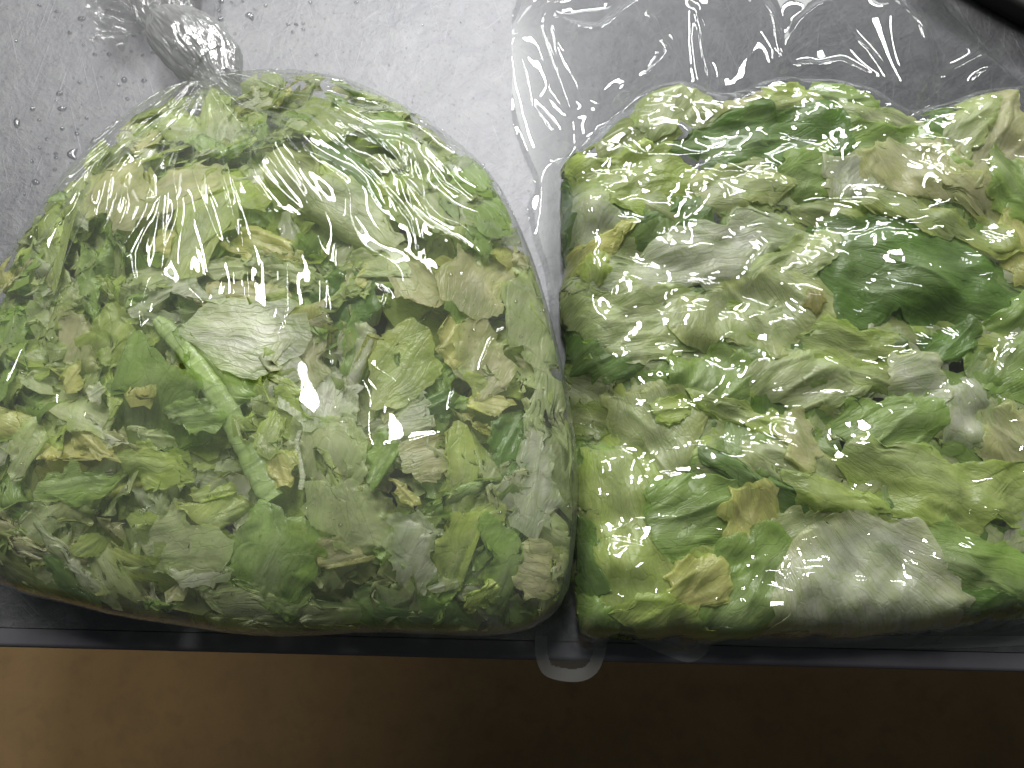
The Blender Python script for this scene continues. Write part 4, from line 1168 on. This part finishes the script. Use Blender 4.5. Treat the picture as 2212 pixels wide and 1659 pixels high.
# outward push on the steep rim keeps pleats visible in the outline
push = 1 + 0.0 * Sv
VT = np.stack([X * push, Y * push, Zt], 2).reshape(-1, 3)
# lower half: from the equator under to the table
nl = 26
lv = []
for i in range(1, nl + 1):
    ph = i / nl * math.pi / 2
    k = 0.80 + 0.20 * math.cos(ph) ** 0.8
    zz = Zt[-1] * (1 - math.sin(ph)) + 0.0008
    wr = 1 + 0.004 * pn(th * 40, th * 0 + i * 0.25, 31)
    lv.append(np.stack([CL[0] + rb * np.cos(th) * k * wr, CL[1] + rb * np.sin(th) * k * wr, zz], 1))
VL = np.concatenate(lv)
V = np.concatenate([VT, VL, [[CL[0], CL[1], Zt[0].mean()]]])
nr = NPH + nl
i = np.arange(NTH); j = (i + 1) % NTH
Q = np.concatenate([np.stack([k * NTH + i, (k + 1) * NTH + i, (k + 1) * NTH + j, k * NTH + j], 1) for k in range(nr - 1)])
kbag = empty('knotted_bag', (CL[0], CL[1], 0.0))
tag(kbag, 'plump clear plastic bag of loose chopped lettuce tied with a twisted knot', 'plastic bag')
top = V[-1]
bagf = mesh_obj('bag_film', V, Q, M_FILM_L, kbag, None, np.ones((len(V), 3)), origin=np.array(kbag.location))
cap = np.concatenate([VT[:NTH], [top]])
capf = np.stack([np.full(NTH, NTH), i, j], 1)
# close the small hole at the crown inside the same mesh
import bmesh
bm = bmesh.new(); bm.from_mesh(bagf.data); bm.verts.ensure_lookup_table()
edges = [bm.edges.get((bm.verts[a], bm.verts[(a + 1) % NTH])) for a in range(NTH)]
ct = bm.verts.new(Vector(tuple(top - np.array(kbag.location))))
for a in range(NTH):
    try:
        f = bm.faces.new((bm.verts[(a + 1) % NTH], bm.verts[a], ct)); f.smooth = True
    except Exception: pass
bm.to_mesh(bagf.data); bm.free()

# knot: tightly twisted rope of film
def tube(path, rad, flat, twist, nlob, lob, n, m, seed):
    P = np.array(path); t = np.linspace(0, len(P) - 1, n)
    C = np.stack([np.interp(t, range(len(P)), P[:, k]) for k in range(3)], 1)
    for _ in range(6): C[1:-1] = (C[:-2] + C[2:] + C[1:-1]) / 3
    T = np.gradient(C, axis=0); T /= np.linalg.norm(T, axis=1)[:, None]
    r = np.interp(t, range(len(rad)), rad)
    for _ in range(6): r[1:-1] = (r[:-2] + r[2:] + r[1:-1]) / 3
    V = []
    for i_ in range(n):
        up = np.array([0, 0, 1.0]); sd = np.cross(T[i_], up); sd /= np.linalg.norm(sd); up = np.cross(sd, T[i_])
        a = np.arange(m) / m * 2 * math.pi
        ph = a * nlob + twist * i_ / n
        rr_ = r[i_] * (1 + lob * np.abs(np.sin(ph / 2 * 1.0)) + lob * 0.9 * pn(a * 5 + twist * i_ / n * 1.3, np.full(m, i_ / n * 5.0), seed) + lob * 0.5 * pn(a * 14 + twist * i_ / n * 3, np.full(m, i_ / n * 8.0), seed + 1))
        V.append(C[i_] + (np.cos(a) * rr_)[:, None] * sd + (np.sin(a) * rr_ * flat)[:, None] * up)
    V = np.concatenate(V)
    Fs = np.array([(i_ * m + j_, (i_ + 1) * m + j_, (i_ + 1) * m + (j_ + 1) % m, i_ * m + (j_ + 1) % m) for i_ in range(n - 1) for j_ in range(m)])
    return V, Fs
def w3(px, py, z): return at(px, py, z)
V, Fs = tube([w3(350, 44, .026), w3(372, 62, .032), w3(402, 84, .036), w3(434, 112, .036), w3(466, 142, .034), w3(486, 172, .036)],
             [0.0135, 0.0205, 0.0235, 0.0245, 0.0215, 0.013], 0.74, 3.0, 5, 0.055, 180, 200, 7)
mesh_obj('knot', V, Fs, M_KNOT, kbag, origin=np.array(kbag.location))
# gathered neck between knot and bag: a fluted cone
nn, mm = 60, 200
P0 = w3(463, 150, .034); V = []
for a_ in range(nn):
    f = a_ / (nn - 1)
    cx_, cyy, cz = (1 - f) * P0 + f * w3(478, 250, .050)
    for b_ in range(mm):
        t_ = b_ / (mm - 1) * math.pi
        wdt = 0.016 + 0.055 * f ** 1.1
        fl_ = 1 + 0.16 * (1 - f * 0.6) * pn(np.array([t_ * 5.5]), np.array([f * 1.5]), 91)[0] + 0.08 * pn(np.array([t_ * 13]), np.array([f * 2]), 92)[0]
        z_ = cz * (1 - 0.55 * (abs(math.cos(t_)) ** 2.2)) + 0.006 * (fl_ - 1) * 8 * 0.35
        V.append((cx_ + math.cos(t_) * wdt * fl_, cyy + 0.004 * math.sin(t_ * 4) * f, z_))
Fs = [(a_ * mm + b_, (a_ + 1) * mm + b_, (a_ + 1) * mm + b_ + 1, a_ * mm + b_ + 1) for a_ in range(nn - 1) for b_ in range(mm - 1)]
mesh_obj('gathered_neck', V, Fs, M_NECK, kbag, origin=np.array(kbag.location))
V, Fs = tube([w3(420, 96, .033), w3(375, 50, .028), w3(352, 10, .025), w3(345, -50, .024), w3(342, -160, .022)], [0.012, 0.0165, 0.021, 0.025, 0.030], 0.5, 1.2, 3, 0.12, 120, 150, 17)
mesh_obj('twisted_tail', V, Fs, M_TAIL, kbag, origin=np.array(kbag.location))
# tail: loose crumpled end of the film, running off above the knot to the left
tail_px = [(372, 62), (345, 66), (318, 64), (290, 68), (277, 84), (270, 100), (264, 110), (250, 100), (232, 86), (222, 84), (212, 92), (202, 103), (192, 92), (188, 60), (180, 20), (172, -30),
           (150, -120), (420, -120), (412, -30), (410, 10), (425, 35), (405, 55)]
TP = np.array([at2(x, y, 0.02) for x, y in tail_px])
r2 = 0.0009
x0, x1, y0, y1 = TP[:, 0].min(), TP[:, 0].max(), TP[:, 1].min(), TP[:, 1].max()
TX, TY = np.meshgrid(np.arange(x0 - 0.002, x1 + 0.002, r2), np.arange(y0 - 0.002, y1 + 0.002, r2))
sdt = poly_sd(TP, TX, TY)
kk = at2(385, 62, 0.03)
a_t = np.arctan2(TY - kk[1], TX - kk[0]); d_t = np.hypot(TX - kk[0], TY - kk[1])
for lay_i, (nm, sd0) in enumerate((('tail_film', 101), ('tail_film', 131))):
    H = 0.012 + 0.014 * np.exp(-d_t / 0.03) + 0.012 * np.abs(pn(a_t * 2.6, d_t / 0.12, sd0)) + 0.004 * ridge(pn(a_t * 6, d_t / 0.05, sd0 + 1), 2) + 0.0030 * fbm(TX / 0.028, TY / 0.028, sd0 + 2, 2) - 0.004 * lay_i
    keep = sdt > (0 if lay_i == 0 else 0.004)
    idx = -np.ones(keep.shape, int)
    q = keep[:-1, :-1] & keep[1:, :-1] & keep[:-1, 1:] & keep[1:, 1:]
    used = np.zeros_like(keep); used[:-1, :-1] |= q; used[1:, :-1] |= q; used[:-1, 1:] |= q; used[1:, 1:] |= q
    idx[used] = np.arange(used.sum())
    V = np.stack([TX[used], TY[used], H[used]], 1)
    Fq = np.stack([idx[:-1, :-1][q], idx[:-1, 1:][q], idx[1:, 1:][q], idx[1:, :-1][q]], 1)
    mesh_obj(nm, V, Fq, M_TAIL, kbag, origin=np.array(kbag.location))

# ================================================================== water drops
def drop_mesh(a, b, h, seed, n=28, m=10):
    V = [(0, 0, h)]
    for k in range(1, m + 1):
        f = k / m; ph = f * math.pi / 2
        for i_ in range(n):
            t_ = i_ / n * 2 * math.pi
            w = 1 + 0.12 * math.sin(2 * t_ + seed) + 0.06 * math.sin(3 * t_ + seed * 2)
            V.append((a * w * math.sin(ph) * math.cos(t_), b * w * math.sin(ph) * math.sin(t_), h * math.cos(ph)))
    Fs = [(0, 1 + i_, 1 + (i_ + 1) % n) for i_ in range(n)]
    for k in range(m - 1):
        for i_ in range(n):
            p = 1 + k * n + i_; q_ = 1 + k * n + (i_ + 1) % n
            Fs.append((p, p + n, q_ + n)); Fs.append((p, q_ + n, q_))
    return np.array(V), np.array(Fs)
DROPS = [(134, 234, 11, 6, 'wide oval water drop on the steel beside the left shoulder of the bag'), (128, 202, 7, 6, 'round water drop just above the wide oval drop'),
 (154, 333, 9, 16, 'tall bent water drop close to the bag shoulder'), (36, 265, 7, 13, 'upright bean-shaped water drop near the left border'),
 (77, 393, 10, 6, 'flat oval water drop lowest on the left'), (70, 235, 6, 5, 'small round water drop left of the wide oval drop'),
 (204, 305, 11, 6, 'slanted water drop touching the bag shoulder'), (311, 174, 6, 5, 'round water drop under the knot on the left'),
 (268, 172, 6, 8, 'small upright water drop left of the knot'), (275, 213, 5, 4, 'tiny round water drop above the bag shoulder'),
 (541, 33, 13, 7, 'long curved water drop right of the knot'), (477, 41, 7, 5, 'round water drop above the knot on the right'),
 (478, 3, 7, 4, 'water drop cut by the upper border right of the knot'), (176, 40, 9, 6, 'rounded water drop beside the crumpled bag tail'),
 (332, 113, 8, 3, 'flat streak of water against the knot'), (640, 52, 5, 4, 'tiny water drop highest of the cluster right of the knot')]
for k, (px, py, a, b, label) in enumerate(DROPS):
    p = at(px, py, 0.0004)
    sc = 0.000335 * 0.95
    V, Fs = drop_mesh(a * sc, b * sc, min(a, b) * sc * 0.62, k)
    if k in (2, 10):       # bent drops
        V[:, 0] += 0.9 * (V[:, 1] ** 2) / (b * sc) if k == 2 else 0
        V[:, 1] += -0.7 * (V[:, 0] ** 2) / (a * sc) if k == 10 else 0
    rz = {6: 0.4, 10: -0.5}.get(k, 0)
    o = mesh_obj('water_drop', V, Fs, M_WATER)
    o.location = p; o.rotation_euler.z = rz
    tag(o, label, 'water drop', 'water drops on the steel table')
VV = []; FF = []; n0 = 0
small = [(622, 52), (639, 52), (655, 50), (655, 63), (632, 69), (507, 73), (134, 277), (167, 278), (84, 259), (187, 255), (166, 288), (86, 319), (120, 331), (118, 366), (53, 420), (172, 178), (257, 184), (205, 117), (235, 117),
         (308, 119), (284, 110), (289, 77), (180, 97), (150, 70), (35, 88), (230, 21), (122, 25), (84, 11), (473, 23), (500, 5), (524, 2), (574, 12), (684, 118), (770, 5), (670, 5), (120, 340), (69, 348), (100, 300)]
for k in range(150):
    if k < len(small): px, py = small[k]; a = rng.uniform(2.6, 4.2)
    else:
        px = rng.uniform(0, 1080) ; py = rng.uniform(0, 420) * rng.random() ** 0.4; a = rng.uniform(0.9, 2.2)
        p_ = at2(px, py, 0); 
        if poly_sd(OL, np.array([p_[0]]), np.array([p_[1]]))[0] > -0.004: continue
    p = at(px, py, 0.0004); sc = 0.00034
    V, Fs = drop_mesh(a * sc * rng.uniform(0.8, 1.3), a * sc * rng.uniform(0.7, 1.0), a * sc * 0.6, k, 14, 5)
    VV.append(V + p); FF.append(Fs + n0); n0 += len(V)
o = mesh_obj('table_droplets', np.concatenate(VV), np.concatenate(FF), M_WATER)
tag(o, 'tiny water droplets sprinkled over the bare steel', None, None, 'stuff')
# droplets clinging to the film of the knotted bag
VV = []; FF = []; n0 = 0
flatV = VT
tree_idx = rng.integers(NTH * 60, len(VT) - NTH * 6, 900)
for k, vi in enumerate(tree_idx):
    p = flatV[vi]
    if p[0] < -0.34: continue
    sc = rng.uniform(0.00025, 0.0006) if k % 14 else rng.uniform(0.0008, 0.0014)
    V, Fs = drop_mesh(sc, sc * rng.uniform(0.7, 1.1), sc * 0.7, k, 10, 4)
    VV.append(V + p + np.array([0, 0, 0.0001])); FF.append(Fs + n0); n0 += len(V)
o = mesh_obj('film_droplets', np.concatenate(VV), np.concatenate(FF), M_WATER)
tag(o, 'fine condensation droplets beaded over the film of the knotted bag', None, None, 'stuff')

# ================================================================== unidentified black object at the far corner, built with a rim and base
pts = [at(1995, -50, 0.0), at(2105, 14, 0.0), at(2190, 62, 0.0), at(2320, 120, 0.0)]
dark_object = empty('black_object', tuple(at(2250, -60, 0)))
tag(dark_object, 'unidentified black object with a raised rim in the far corner beyond the vacuum bag', 'dark_object')
def ribbon(pts, prof, name, mat):
    P = np.array(pts); t = np.linspace(0, len(P) - 1, 40)
    C = np.stack([np.interp(t, range(len(P)), P[:, k]) for k in range(3)], 1)
    for _ in range(8): C[1:-1] = (C[:-2] + C[2:] + C[1:-1]) / 3
    T = np.gradient(C, axis=0); T /= np.linalg.norm(T, axis=1)[:, None]
    V = []; k = len(prof)
    for c, tt_ in zip(C, T):
        nrm = np.array([-tt_[1], tt_[0], 0])
        for a_, z_ in prof: V.append(c + nrm * a_ + np.array([0, 0, z_]))
    Fs = [(i_ * k + j_, (i_ + 1) * k + j_, (i_ + 1) * k + j_ + 1, i_ * k + j_ + 1) for i_ in range(39) for j_ in range(k - 1)]
    return mesh_obj(name, V, Fs, mat, dark_object, origin=np.array(dark_object.location))
ribbon(pts, [(0.004, 0.001), (0.0, 0.018), (0.001, 0.021), (0.004, 0.0225), (0.008, 0.021), (0.009, 0.017)], 'rim', M_BLACK)
ribbon(pts, [(0.009, 0.017), (0.014, 0.004), (0.16, 0.004)], 'base', M_BLACK)
